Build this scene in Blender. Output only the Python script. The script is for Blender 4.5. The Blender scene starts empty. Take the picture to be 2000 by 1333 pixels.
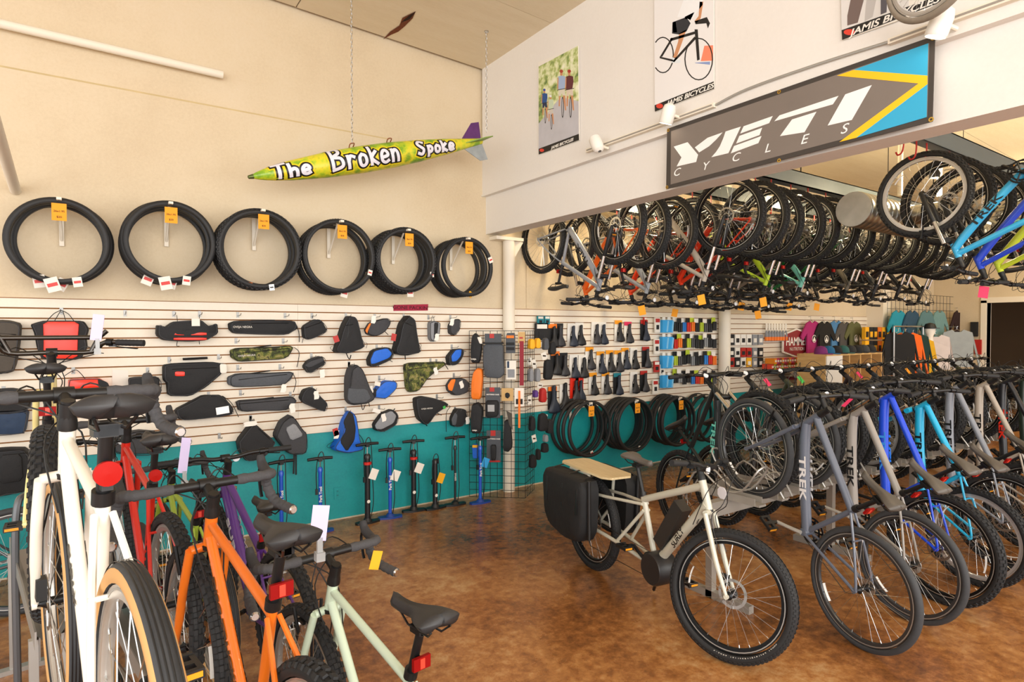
import bpy, math, random
from mathutils import Vector, Matrix
random.seed(7)
scene = bpy.context.scene
COL = scene.collection
PI = math.pi

# ---------------------------------------------------------------- camera, world, lights, exposure
CAM_H, FOC, AZ, PITCH = 1.82, 1190.0, math.radians(55.5), math.radians(1.13)
cd = bpy.data.cameras.new('camera'); cam = bpy.data.objects.new('camera', cd); COL.objects.link(cam)
cam.location = (0, 0, CAM_H); cam.rotation_euler = (PI/2 - PITCH, 0, AZ - PI/2)
cd.sensor_width = 36; cd.lens = FOC*36/2000; cd.clip_start = 0.05
scene.camera = cam
vs = scene.view_settings
scene.display_settings.display_device = 'sRGB'
vs.view_transform = 'Standard'; vs.look = 'None'; vs.gamma = 1; vs.use_curve_mapping = False
vs.exposure = 0.55
w = bpy.data.worlds.new('daylight'); scene.world = w; w.use_nodes = True
bg = w.node_tree.nodes['Background']; bg.inputs[0].default_value = (1.0, 0.985, 0.965, 1); bg.inputs[1].default_value = 1.55
def area(name, loc, target, sx, sy, power, col=(1, 1, 1)):
    l = bpy.data.lights.new(name, 'AREA'); l.shape = 'RECTANGLE'; l.size = sx; l.size_y = sy; l.energy = power; l.color = col
    o = bpy.data.objects.new(name, l); COL.objects.link(o); o.location = loc
    d = Vector(target) - Vector(loc); o.rotation_euler = d.to_track_quat('-Z', 'Y').to_euler(); return o
# daylight of the shop front windows behind the camera
area('shopfront_daylight', (-1.0, -4.4, 2.6), (1.6, 3.0, 1.4), 7.0, 3.2, 300, (1.0, 0.97, 0.93))
area('side_window_daylight', (7.0, -4.4, 2.2), (7.0, 3.0, 1.6), 8.0, 2.4, 150, (1.0, 0.96, 0.9))

# ---------------------------------------------------------------- picture point -> point on a wall plane
_f = Vector((math.cos(AZ), math.sin(AZ), 0)); _r = Vector((math.sin(AZ), -math.cos(AZ), 0)); _u = Vector((0, 0, 1))
_F = _f*math.cos(PITCH) - _u*math.sin(PITCH); _U = _u*math.cos(PITCH) + _f*math.sin(PITCH); _C = Vector((0, 0, CAM_H))
def ray(x, y): return _F + _r*((x-1000)/FOC) + _U*((666.5-y)/FOC)
def onY(x, y, Y): d = ray(x, y); return _C + d*(Y/d.y)
def onX(x, y, X): d = ray(x, y); return _C + d*(X/d.x)
def onZ(x, y, Z=0.0): d = ray(x, y); return _C + d*((Z-CAM_H)/d.z)
WY, WX = 5.71, 3.53          # the long shop wall (plane Y) and the upper cross wall (plane X)

# ---------------------------------------------------------------- materials
def hx(s):
    s = s.lstrip('#'); v = [int(s[i:i+2], 16)/255 for i in (0, 2, 4)]
    return tuple((c/12.92 if c <= .04045 else ((c+.055)/1.055)**2.4) for c in v) + (1,)
MATS = {}
def mat(col, rough=.5, metal=0., var=.0, scale=30., bump=0., spec=.5, coat=0., emit=0., trans=0., ior=1.45):
    key = (col, rough, metal, var, scale, bump, spec, coat, emit, trans)
    if key in MATS: return MATS[key]
    m = bpy.data.materials.new('paint_'+col.strip('#')); m.use_nodes = True; nt = m.node_tree; b = nt.nodes['Principled BSDF']
    c = hx(col); b.inputs['Base Color'].default_value = c; b.inputs['Roughness'].default_value = rough; b.inputs['Metallic'].default_value = metal
    b.inputs['Specular IOR Level'].default_value = spec; b.inputs['Coat Weight'].default_value = coat
    b.inputs['Transmission Weight'].default_value = trans
    if emit: b.inputs['Emission Color'].default_value = c; b.inputs['Emission Strength'].default_value = emit
    if var or bump:
        tc = nt.nodes.new('ShaderNodeTexCoord'); n = nt.nodes.new('ShaderNodeTexNoise'); n.inputs['Scale'].default_value = scale; n.inputs['Detail'].default_value = 4
        nt.links.new(tc.outputs['Object'], n.inputs['Vector'])
        if var:
            mx = nt.nodes.new('ShaderNodeMix'); mx.data_type = 'RGBA'
            mx.inputs[6].default_value = tuple(max(0, x*(1-var)) for x in c[:3])+(1,); mx.inputs[7].default_value = tuple(min(1, x*(1+var)) for x in c[:3])+(1,)
            nt.links.new(n.outputs['Fac'], mx.inputs[0]); nt.links.new(mx.outputs[2], b.inputs['Base Color'])
        if bump:
            bp = nt.nodes.new('ShaderNodeBump'); bp.inputs['Strength'].default_value = bump; bp.inputs['Distance'].default_value = .01
            nt.links.new(n.outputs['Fac'], bp.inputs['Height']); nt.links.new(bp.outputs['Normal'], b.inputs['Normal'])
    MATS[key] = m; return m
def ramp_mat(name, stops, scale, detail=6, rough=.4, rvar=.0, dist=0., scale2=None, bump=0., vec=(1, 1, 1)):
    m = bpy.data.materials.new(name); m.use_nodes = True; nt = m.node_tree; b = nt.nodes['Principled BSDF']; L = nt.links.new
    tc = nt.nodes.new('ShaderNodeTexCoord'); mp = nt.nodes.new('ShaderNodeMapping'); mp.inputs['Scale'].default_value = vec
    n = nt.nodes.new('ShaderNodeTexNoise'); n.inputs['Scale'].default_value = scale; n.inputs['Detail'].default_value = detail; n.inputs['Roughness'].default_value = .62; n.inputs['Distortion'].default_value = dist
    L(tc.outputs['Object'], mp.inputs[0]); L(mp.outputs[0], n.inputs['Vector'])
    r = nt.nodes.new('ShaderNodeValToRGB'); e = r.color_ramp.elements
    while len(e) < len(stops): e.new(.5)
    for i, (p, c) in enumerate(stops): e[i].position = p; e[i].color = hx(c)
    fac = n.outputs['Fac']
    if scale2:
        n2 = nt.nodes.new('ShaderNodeTexNoise'); n2.inputs['Scale'].default_value = scale2; n2.inputs['Detail'].default_value = 8; n2.inputs['Roughness'].default_value = .75
        L(mp.outputs[0], n2.inputs['Vector']); mx = nt.nodes.new('ShaderNodeMix'); mx.inputs[0].default_value = .46
        L(n.outputs['Fac'], mx.inputs[2]); L(n2.outputs['Fac'], mx.inputs[3]); fac = mx.outputs[0]
    L(fac, r.inputs[0]); L(r.outputs[0], b.inputs['Base Color']); b.inputs['Roughness'].default_value = rough
    if rvar:
        mr = nt.nodes.new('ShaderNodeMapRange'); mr.inputs['To Min'].default_value = rough-rvar; mr.inputs['To Max'].default_value = rough+rvar
        L(n.outputs['Fac'], mr.inputs['Value']); L(mr.outputs[0], b.inputs['Roughness'])
    if bump:
        bp = nt.nodes.new('ShaderNodeBump'); bp.inputs['Strength'].default_value = bump; bp.inputs['Distance'].default_value = .01; L(fac, bp.inputs['Height']); L(bp.outputs['Normal'], b.inputs['Normal'])
    return m
BLACK = mat('#101113', .45); RUBBER = mat('#1b1c1e', .7, var=.25, scale=60); FABRIC = mat('#1a1b1e', .75, var=.3, scale=90, bump=.25)
GREYFAB = mat('#50545a', .85, var=.2, scale=90, bump=.2); STEEL = mat('#c4c4c2', .28, 1.); ALU = mat('#b9b8b4', .42, .75); DARKMET = mat('#2a2b2d', .35, .7)
WHITE = mat('#eeeae2', .6); ORANGE_TAG = mat('#f5a01c', .7); PINK_TAG = mat('#d8305c', .7); RED = mat('#c9251b', .45); PAPER = mat('#e9e4da', .75); INK = mat('#3a2a1c', .8)
CHROME = mat('#d8d8d8', .16, 1.); LILAC = mat('#cfc4ea', .7)

# ---------------------------------------------------------------- mesh builder
class MB:
    def __init__(s): s.v = []; s.f = []; s.m = []
    def add(s, vs, fs, m=0):
        o = len(s.v); s.v += [tuple(p) for p in vs]; s.f += [tuple(i+o for i in f) for f in fs]; s.m += [m]*len(fs); return s
    def box(s, c, d, m=0, M=None, taper=1.):
        x, y, z = d[0]/2, d[1]/2, d[2]/2
        vs = [Vector((i*x*(taper if k > 0 else 1), j*y*(taper if k > 0 else 1), k*z)) for k in (-1, 1) for j in (-1, 1) for i in (-1, 1)]
        vs = [(M @ p if M is not None else p) + Vector(c) for p in vs]
        return s.add(vs, [(0, 2, 3, 1), (4, 5, 7, 6), (0, 1, 5, 4), (2, 6, 7, 3), (0, 4, 6, 2), (1, 3, 7, 5)], m)
    def tube(s, pts, r, n=8, m=0, closed=False, cap=True, flat=1.):
        P = [Vector(p) for p in pts]; k = len(P); R = r if isinstance(r, (list, tuple)) else [r]*k
        T = []
        for i in range(k):
            a = P[(i-1) % k] if (closed or i > 0) else P[i]; b = P[(i+1) % k] if (closed or i < k-1) else P[i]
            d = b-a; T.append(d.normalized() if d.length > 1e-9 else Vector((0, 0, 1)))
        t = T[0]; N = t.cross(Vector((0, 0, 1)))
        if N.length < .05: N = t.cross(Vector((0, 1, 0)))
        N.normalize(); vs = []
        for i in range(k):
            N = N - T[i]*N.dot(T[i])
            if N.length < 1e-6: N = T[i].orthogonal()
            N.normalize(); B = T[i].cross(N)
            for j in range(n):
                a = 2*PI*j/n; vs.append(P[i] + (N*math.cos(a) + B*(math.sin(a)*flat))*R[i])
        fs = []
        for i in range(k if closed else k-1):
            a, b = i*n, ((i+1) % k)*n
            fs += [(a+j, a+(j+1) % n, b+(j+1) % n, b+j) for j in range(n)]
        if cap and not closed: fs += [tuple(range(n-1, -1, -1)), tuple((k-1)*n+j for j in range(n))]
        return s.add(vs, fs, m)
    def lathe(s, prof, n=24, m=0, M=None, cap=True, closed=False):
        # profile (radius, height) turned about local z
        vs = []
        for (r, z) in prof:
            for j in range(n):
                a = 2*PI*j/n; p = Vector((r*math.cos(a), r*math.sin(a), z)); vs.append(M @ p if M is not None else p)
        k = len(prof); fs = []
        for i in range(k if closed else k-1):
            a, b = i*n, ((i+1) % k)*n
            fs += [(a+j, a+(j+1) % n, b+(j+1) % n, b+j) for j in range(n)]
        if cap and not closed: fs += [tuple(range(n-1, -1, -1)), tuple((k-1)*n+j for j in range(n))]
        return s.add(vs, fs, m)
    def prism(s, poly, w0, w1, fn, m=0):
        n = len(poly); vs = [fn(a, b, w0) for a, b in poly]+[fn(a, b, w1) for a, b in poly]
        return s.add(vs, [tuple(range(n-1, -1, -1)), tuple(range(n, 2*n))]+[(i, (i+1) % n, n+(i+1) % n, n+i) for i in range(n)], m)
    def puff(s, poly, depth, fn, m=0, base=0., soft=1, sharp=.0, rings=((1, .0), (1., .62), (.975, .86), (.91, .97), (.5, 1.03), (.2, 1.05))):
        P = [Vector(p) for p in poly]
        for _ in range(soft):
            Q = []
            for i in range(len(P)):
                a, b = P[i], P[(i+1) % len(P)]; Q += [a*.86+b*.14, a*.14+b*.86]
            P = Q
        c = sum(P, Vector((0, 0)))/len(P); n = len(P); vs = []
        for sc, w in rings: vs += [fn(*(c+(p-c)*sc), base+depth*w) for p in P]
        vs.append(fn(c.x, c.y, base+depth)); k = len(rings)
        fs = [tuple(range(n-1, -1, -1))]
        for i in range(k-1): fs += [(i*n+j, i*n+(j+1) % n, (i+1)*n+(j+1) % n, (i+1)*n+j) for j in range(n)]
        fs += [((k-1)*n+j, (k-1)*n+(j+1) % n, k*n) for j in range(n)]
        return s.add(vs, fs, m)
    def mesh(s, name, mats, ang=40):
        me = bpy.data.meshes.new(name); me.from_pydata(s.v, [], s.f)
        for m in (mats if isinstance(mats, (list, tuple)) else [mats]): me.materials.append(m)
        me.polygons.foreach_set('material_index', s.m); me.polygons.foreach_set('use_smooth', [True]*len(s.f))
        me.set_sharp_from_angle(angle=math.radians(ang)); me.validate(); me.update(); return me
    def build(s, name, mats, parent=None, ang=40, **kw): return obj(name, s.mesh(name, mats, ang), parent, **kw)
def obj(name, data, parent=None, M=None, label=None, cat=None, group=None, kind=None, mats=None):
    o = bpy.data.objects.new(name, data); COL.objects.link(o)
    if parent is not None: o.parent = parent
    if M is not None: o.matrix_basis = M
    if mats:
        for i, m in enumerate(mats):
            o.material_slots[i].link = 'OBJECT'; o.material_slots[i].material = m
    return tag(o, label, cat, group, kind)
def tag(o, label=None, cat=None, group=None, kind=None):
    if label: o['label'] = label
    if cat: o['category'] = cat
    if group: o['group'] = group
    if kind: o['kind'] = kind
    return o
def thing(name, label, cat, loc=(0, 0, 0), group=None, M=None):
    return obj(name, None, None, M if M is not None else Matrix.Translation(loc), label, cat, group)
def local(fn, o): # a mapping to world points turned into one to the local points of o
    I = o.matrix_basis.inverted(); return lambda *a: I @ Vector(fn(*a))
def wallfn(off=0.): return lambda a, b, w_: Vector((a, WY-off-w_, b))
def frame_M(o, x, y, z): return Matrix(((x[0], y[0], z[0], o[0]), (x[1], y[1], z[1], o[1]), (x[2], y[2], z[2], o[2]), (0, 0, 0, 1)))
ORD = ['first', 'second', 'third', 'fourth', 'fifth', 'sixth', 'seventh', 'eighth', 'ninth', 'tenth', 'eleventh', 'twelfth', 'thirteenth', 'fourteenth', 'fifteenth', 'sixteenth']
TXT = {}
def text_mesh(s, size, shear=0., ext=.0, bold=0., spacing=1.):
    c = bpy.data.curves.new('lettering', 'FONT'); c.body = s; c.size = size; c.shear = shear; c.extrude = ext; c.offset = bold; c.align_x = 'CENTER'; c.align_y = 'CENTER'; c.space_character = spacing; c.resolution_u = 3
    o = bpy.data.objects.new('lettering', c); me = bpy.data.meshes.new_from_object(o); bpy.data.objects.remove(o); bpy.data.curves.remove(c); return me
def letters(s, size, M, m, parent, shear=0., sx=1., bold=0., name='lettering', spacing=1.):
    key = (s, size, shear, bold, spacing, m.name)
    if key not in TXT:
        me = text_mesh(s, size, shear, .0006, bold, spacing); me.materials.clear(); me.materials.append(m); TXT[key] = me
    return obj(name, TXT[key], parent, M @ Matrix.Diagonal((sx, 1, 1, 1)))
# ================================================================ the setting
plaster = ramp_mat('cream_plaster', [(.3, '#cbb899'), (.5, '#d7c6a8'), (.7, '#dccdb4')], 1.3, 8, .75, bump=.12, scale2=45)
headpaint = ramp_mat('cream_header', [(.3, '#e2ddd6'), (.7, '#eae6e0')], 1.1, 6, .7, bump=.05, scale2=40)
teal = ramp_mat('teal_wall_paint', [(.3, '#0a868c'), (.5, '#10969a'), (.75, '#1ba3a3')], 3., 8, .5, bump=.2, scale2=60)
slatm = ramp_mat('cream_slat', [(.3, '#e4d9c6'), (.7, '#eee5d6')], 3, 5, .55, scale2=50)
groove = mat('#8a5a2c', .8)
plym = ramp_mat('painted_plywood', [(.3, '#d6c6a8'), (.5, '#dfd1b6'), (.72, '#e5dac3')], 2.2, 8, .7, bump=.12, scale2=30, vec=(.5, 3, 1))
concrete = ramp_mat('brown_stained_concrete', [(.34, '#3d2818'), (.42, '#6d4627'), (.49, '#905d31'), (.55, '#ab7744'), (.61, '#bb9262'), (.72, '#cfae84')], .8, 10, .27, rvar=.09, dist=.35, scale2=13., bump=.03)
def S(name, mb, m, parent=None, **kw):
    return mb.build(name, m, parent, kind=None if parent else 'structure', **kw)
def bx(x0, x1, y0, y1, z0, z1, m=0, mb=None):
    return (mb or MB()).box(((x0+x1)/2, (y0+y1)/2, (z0+z1)/2), (x1-x0, y1-y0, z1-z0), m)
XE = 19.0
S('floor', bx(-6, XE, -6, 5.9, -.1, 0), concrete)
wl = S('wall_left', bx(-6, XE, WY, WY+.25, 0, 3.70, 0, bx(-6, XE, WY+.045, WY+.25, 3.70, 5.3)), plaster)
S('aged_paint_edge', bx(-6, 2.46, WY+.035, WY+.045, 3.70, 3.725), mat('#c9b487', .8, var=.15, scale=8), wl)
S('painted_dado', bx(-6, 12.2, WY-.004, WY, 0, .86), teal, wl)
S('caulk_strip', bx(-6, 12.2, WY-.012, WY, 0, .012), mat('#c9bfa9', .7), wl)
S('groove_backing', bx(-2.4, 12.2, WY-.006, WY, .847, 2.05), groove, wl)
SP = .0752
pan = [-2.4, -.9, 1.54, 3.98, 6.42, 8.86, 11.3, 12.2]
for a, b in zip(pan, pan[1:]):
    me = bx(0, b-a-.0015, WY-.02, WY-.004, 0, SP-.0105).mesh('slat', slatm)
    for k in range(16): obj('slat', me, wl, Matrix.Translation((a, 0, .847+k*SP+.004)))
# upper cross wall and its box beam
ceil_z = lambda X: 4.655-.041*(X-WX)
wr = S('wall_right', bx(WX, WX+.16, -6, WY, 3.285, 4.75), headpaint)
S('header_beam', bx(WX+.045, WX+.24, -6, WY, 2.862, 3.27), headpaint, wr)
S('trim_ledge', bx(WX-.012, WX+.2, -6, WY, 3.268, 3.288), headpaint, wr)
# ceiling of plywood panels
cl = S('ceiling', MB().add([(-6, -6, ceil_z(-6)+.03), (XE, -6, ceil_z(XE)+.03), (XE, 5.9, ceil_z(XE)+.03), (-6, 5.9, ceil_z(-6)+.03), (-6, -6, ceil_z(-6)+.3), (XE, -6, ceil_z(XE)+.3), (XE, 5.9, ceil_z(XE)+.3), (-6, 5.9, ceil_z(-6)+.3)],
     [(0, 3, 2, 1), (4, 5, 6, 7), (0, 1, 5, 4), (1, 2, 6, 5), (2, 3, 7, 6), (3, 0, 4, 7)]), mat('#6f4a2c', .9))
pm = MB().box((0, 0, 0), (2.432, 1.214, .018)).mesh('panel', plym)
tilt = Matrix.Rotation(math.atan(.041), 4, 'Y')
for i in range(10):
    for j in range(10):
        x = -4.55+i*2.44; y = 5.71-.61-j*1.22
        obj('panel', pm, cl, Matrix.Translation((x, y, ceil_z(x)+.008+random.uniform(-.004, .004))) @ tilt)
def ceil_poly(pts):
    out = []
    for p in pts:
        d = ray(*p); t = (4.6-CAM_H)/d.z
        for _ in range(4): q = _C+d*t; t = (ceil_z(q.x)-.004-CAM_H)/d.z
        out.append(tuple(_C+d*t))
    return out
S('torn_patch', MB().add(ceil_poly([(748, 77), (762, 62), (780, 50), (786, 35), (812, 22), (806, 36), (790, 52), (778, 62), (764, 68)]), [tuple(range(9))]), mat('#6b3413', .9, var=.6, scale=40), cl)
S('torn_patch', MB().add(ceil_poly([(783, 44), (800, 29), (812, 23), (800, 38)]), [(0, 1, 2, 3)]), mat('#2a150a', .9), cl)
# white pipes
wp = mat('#ece3d2', .6)
t = MB().tube([(3.83, WY-.075, 0), (3.83, WY-.075, 2.80)], .068, 16)
pole = S('trim_1', t, wp)
S('bracket', bx(3.62, 3.98, WY-.15, WY, 2.80, 2.835), wp, pole)
S('gusset', MB().prism([(0, 0), (.13, 0), (0, -.2)], -.012, .012, lambda a, b, c: (3.89+a, WY-.075+c, 2.80+b)), wp, pole)
S('trim_2', MB().tube([(7.62, WY-.12, 0), (7.62, WY-.12, 3.9)], .085, 16), wp)
S('trim_3', MB().tube([(-2.5, WY-.03, 4.03), (.93, WY-.03, 3.975)], .033, 12), wp)
S('trim_4', MB().tube([onY(30, 372, WY-.01), onY(0, 275, 4.7), onY(0, 275, 4.7)*2-onY(30, 372, WY-.01)], .035, 12), wp)
S('trim_5', bx(12.05, 12.32, WY-.3, WY, 0, 3.6), wp)
S('trim_6', bx(4.12, 4.16, WY-.012, WY, 2.06, 2.9), plaster)
# deep end of the shop: cross wall with a doorway
bw = S('wall_back', bx(15.0, 15.2, 4.75, WY, 0, 4.25, 0, bx(15.0, 15.2, -6, 3.1, 0, 4.25, 0, bx(15.0, 15.2, 3.1, 4.75, 2.35, 4.25))), plaster)
S('door_1', bx(14.97, 15.22, 3.0, 3.1, 0, 2.4, 0, bx(14.97, 15.22, 4.75, 4.85, 0, 2.4, 0, bx(14.97, 15.22, 3.0, 4.85, 2.35, 2.46))), wp)
S('wall_store', bx(17.2, 17.4, 1.5, WY, 0, 3.5), mat('#4a3b2c', .8))
# ---------------------------------------------------------------- steel beams with hooks, duct
beamm = mat('#69757a', .5, .2, var=.12, scale=4)
for yb, zb in ((5.32, 3.22), (4.48, 3.32), (3.62, 3.32), (2.2, 3.32), (1.05, 3.32)):
    o = bx(3.78, 14.95, yb-.05, yb+.05, zb, zb+.012, 0, bx(3.78, 14.95, yb-.05, yb-.04, zb, zb+.15, 0, bx(3.78, 14.95, yb-.05, yb+.06, zb+.14, zb+.15))).build('steel_beam', beamm,
        label={5.32: 'grey steel beam along the shop wall carrying hung bicycles', 4.48: 'grey steel beam between the wall row and the middle row of hung bicycles', 3.62: 'grey steel beam with red hooks behind the big banner', 2.2: 'grey steel beam with bare red hooks right of the duct', 1.05: 'grey steel beam above the bicycles nearest the shop front'}[yb], cat='beam')
    o['group'] = 'ceiling beams'
duct = mat('#a9a9a4', .3, .95, var=.15, scale=6)
t = MB(); yD, zD, rD = 3.02, 2.985, .17
prof = []
x = 6.1
RY = lambda o: Matrix.Translation(o) @ Matrix.Rotation(PI/2, 4, 'Y')
prof = [(rD*.98, 0), (rD, .004)]
k = 0
while k < 46: prof += [(rD, .1*k+.02), (rD+.004, .1*k+.028), (rD, .1*k+.036)]; k += 1
dt = thing('spiral_duct', 'round spiral steel air duct with a flat galvanised end cap', 'duct', (6.1, yD, zD))
MB().lathe(prof, 28, 0, Matrix.Rotation(PI/2, 4, 'Y')).build('duct_body', duct, dt)
MB().lathe([(rD*.99, -.006), (rD*.99, .0)], 28, 0, Matrix.Rotation(PI/2, 4, 'Y')).build('end_cap', mat('#b5b8ba', .45, .6, var=.2, scale=12), dt)
MB().lathe([(.1, 0), (.1, .3)], 20, 0, Matrix.Translation((.95, -.1, .02)) @ Matrix.Rotation(PI/2, 4, 'X') @ Matrix.Rotation(.0, 4, 'Y'), cap=False).lathe([(.094, .3), (.094, 0)], 20, 0, Matrix.Translation((.95, -.1, .02)) @ Matrix.Rotation(PI/2, 4, 'X'), cap=False).build('side_outlet', duct, dt)
for xx in (.7, 2.6): MB().tube([(xx, 0, rD), (xx, 0, 1.3)], .004, 5).build('hanger_rod', DARKMET, dt)
for i, (px, py) in enumerate(((1759, 300), (1836, 280))):
    p = onX(px, py, 7.4+i*.4)
    MB().tube([(p.x, p.y, 3.3), (p.x, p.y, ceil_z(p.x))], .028, 8).build('drop_pole', wp, label='cream pole dropping from the ceiling ' + ('behind the spiral duct' if i == 0 else 'right of the hung light blue bicycle wheel'), cat='pole')
# ================================================================ bicycles
Y90 = Matrix.Rotation(-PI/2, 4, 'X')        # local z -> local +y (axle)
BT = {
 'mtb': dict(r=.37, tw=.057, wb=1.12, cs=.44, bbz=.31, reach=.42, stack=.66, hta=69, hl=.12, sta=73, st=.39, sh=.61, dt=.031, tt=.021, stt=.0165, fork='sus', bar='flat', bw=.74, stem=.06, tyre='knob', rim='#1d1e20', disc=1, saddle='#2b2a28', crank='#1c1c1e'),
 'kid': dict(r=.345, tw=.054, wb=1.07, cs=.43, bbz=.30, reach=.39, stack=.58, hta=70, hl=.12, sta=73, st=.36, sh=.55, dt=.031, tt=.0225, stt=.016, fork='sus', bar='flat', bw=.68, stem=.06, tyre='knob', rim='#c9c9c9', disc=0, saddle='#2b2a28', crank='#1c1c1e'),
 'hyb': dict(r=.345, tw=.042, wb=1.06, cs=.435, bbz=.275, reach=.39, stack=.64, hta=71, hl=.16, sta=73, st=.41, sh=.60, dt=.031, tt=.0225, stt=.016, fork='rigid', bar='flat', bw=.64, stem=.09, tyre='slick', rim='#4a4b4d', disc=0, saddle='#3a3733', crank='#b8b6b0'),
 'tour': dict(r=.35, tw=.048, wb=1.05, cs=.45, bbz=.275, reach=.375, stack=.60, hta=72, hl=.11, sta=73, st=.50, sh=.70, dt=.0165, tt=.0145, stt=.0145, fork='rigid', bar='drop', bw=.46, stem=.085, tyre='knob', rim='#9c9b98', disc=0, saddle='#2a2a2c', crank='#1c1c1e'),
 'gravel': dict(r=.35, tw=.046, wb=1.04, cs=.44, bbz=.275, reach=.375, stack=.60, hta=72, hl=.13, sta=73, st=.52, sh=.70, dt=.0175, tt=.0145, stt=.0145, fork='rigid', bar='drop', bw=.46, stem=.085, tyre='tan', rim='#c3c2be', disc=1, saddle='#2a2a2c', crank='#1c1c1e'),
 'fat': dict(r=.375, tw=.082, wb=1.10, cs=.45, bbz=.31, reach=.42, stack=.62, hta=69, hl=.12, sta=73, st=.43, sh=.66, dt=.019, tt=.016, stt=.015, fork='rigid', bar='moto', bw=.78, stem=.05, tyre='fat', rim='#2a2a2c', disc=1, saddle='#2a2a2c', crank='#1c1c1e'),
 'cargo': dict(r=.355, tw=.066, wb=1.41, cs=.77, bbz=.30, reach=.42, stack=.64, hta=70.5, hl=.17, sta=72, st=.44, sh=.66, dt=.029, tt=.023, stt=.019, fork='rigid', bar='flat', bw=.76, stem=.06, tyre='semi', rim='#1d1e20', disc=1, saddle='#5a5550', crank='#1c1c1e'),
}
MC = {}; WROT = {}
def cached(key, fn):
    if key not in MC: MC[key] = fn()
    return MC[key]
TANW = mat('#c99b62', .7); SLICKM = mat('#36383b', .7, var=.2, scale=50); WTYRE = mat('#1e1f21', .6, var=.2, scale=50)
def tyre_mesh(kind, r, tw):
    b = MB(); n = 60; R = r-tw*.5; a = tw/2; prof = []
    for k in range(14):
        t = 2*PI*k/14; rr, yy = a*math.cos(t), a*math.sin(t)
        if rr < -a*.55: rr = -a*.55
        prof.append((R+rr*(.93 if kind in ('knob', 'fat', 'semi') else 1), yy))
    b.lathe(prof, n, 0, Y90, closed=True)
    if kind == 'tan': b.m = [1 if (2 <= (i//n) <= 4 or 9 <= (i//n) <= 11) else 0 for i in range(len(b.f))]
    if kind in ('knob', 'fat', 'semi'):
        N = {'knob': 56, 'fat': 58, 'semi': 84}[kind]
        rows = {'knob': (-52, -18, 18, 52), 'fat': (-62, -40, -14, 14, 40, 62), 'semi': (-50, -30, 30, 50)}[kind]
        kh = {'knob': .0055, 'fat': .006, 'semi': .003}[kind]
        for i in range(N):
            for q, deg in enumerate(rows):
                th = math.radians(deg); ph = 2*PI*(i+(.5 if q % 2 else 0))/N
                er = Vector((math.cos(ph), 0, math.sin(ph))); ey = Vector((0, 1, 0)); et = Vector((-math.sin(ph), 0, math.cos(ph)))
                nn = er*math.cos(th)+ey*math.sin(th); ss = er*-math.sin(th)+ey*math.cos(th)
                c = er*R + nn*(a*.95)
                wq, lq = tw*(.11 if kind == 'fat' else .14), 2*PI*R/N*(.55 if kind != 'semi' else .6)
                vs = [c+nn*h+ss*(i2*wq*s2)+et*(j2*lq/2*s2) for h, s2 in ((0, 1.15), (kh, .9)) for j2 in (-1, 1) for i2 in (-1, 1)]
                b.add(vs, [(4, 5, 7, 6), (0, 1, 5, 4), (2, 6, 7, 3), (0, 4, 6, 2), (1, 3, 7, 5)])
    if kind == 'tan':
        for y in (-.012, -.004, .004, .012): b.lathe([(r+.0008, y-.0015), (r+.0016, y), (r+.0008, y+.0015)], n, 2, Y90, cap=False)
    return b.mesh('tyre', [SLICKM if kind in ('slick', 'tan') else RUBBER, TANW, BLACK])
def spokes_mesh(rr):
    b = MB(); N = 28
    for i in range(N):
        a = 2*PI*i/N; s = 1 if i % 2 else -1; da = .9*(1 if (i//2) % 2 else -1)
        b.tube([(math.cos(a+da)*.022, s*.028, math.sin(a+da)*.022), (math.cos(a)*rr, s*.003, math.sin(a)*rr)], .0012, 3, cap=False)
        b.tube([(math.cos(a)*(rr-.016), s*.004, math.sin(a)*(rr-.016)), (math.cos(a)*rr, s*.003, math.sin(a)*rr)], .0024, 4)
    return b.mesh('spokes', STEEL)
def rotor_mesh():
    b = MB(); n = 36
    def ring(r0, r1, y):
        b.lathe([(r0, y-.001), (r1, y-.001), (r1, y+.001), (r0, y+.001)], n, 0, Y90, closed=True)
    ring(.064, .08, -.032); ring(.018, .03, -.032)
    for k in range(6):
        a = 2*PI*k/6; b.tube([(math.cos(a)*.026, -.032, math.sin(a)*.026), (math.cos(a+.45)*.067, -.032, math.sin(a+.45)*.067)], .0035, 4, flat=.3)
    return b.mesh('brake_rotor', STEEL)
def saddle_mesh(col):
    b = MB(); L, n, q = .272, 22, 20; vs = []
    for i in range(n):
        s = i/(n-1); x = -L*.42+L*s                      # tail -> nose
        hw = .0205+.0535/(1+math.exp((s-.36)*12)); e = min(1., math.sqrt(max(0., 1-max(0, (.10-s)/.10)**2))+.08)*min(1., math.sqrt(max(0., 1-max(0, (s-.93)/.07)**2))+.1)
        hw *= e; z0 = .016*(1-s)**2+.005*math.sin(s*PI*2); tail = max(0, 1-s*4.5)
        for j in range(q):
            a = 2*PI*j/q; c, sn = math.cos(a), math.sin(a); y = hw*math.copysign(abs(c)**.8, c); t = y/max(hw, 1e-6)
            up = z0-.022*abs(t)**2.6-.007*math.exp(-(t*4)**2)*(s < .9)
            z = up if sn >= 0 else z0-.024-(.018+.012*tail)*abs(sn)**.6*e
            if sn < 0: y *= .93
            vs.append((x+.028*math.exp(-(t*2.0)**2)*tail, y, z))
    fs = []
    for i in range(n-1): fs += [(i*q+j, (i+1)*q+j, (i+1)*q+(j+1) % q, i*q+(j+1) % q) for j in range(q)]
    fs += [tuple(range(q)), tuple((n-1)*q+j for j in range(q-1, -1, -1))]
    b.add(vs, fs)
    return b.mesh('saddle', mat(col, .5, var=.12, scale=80), 75)
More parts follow.
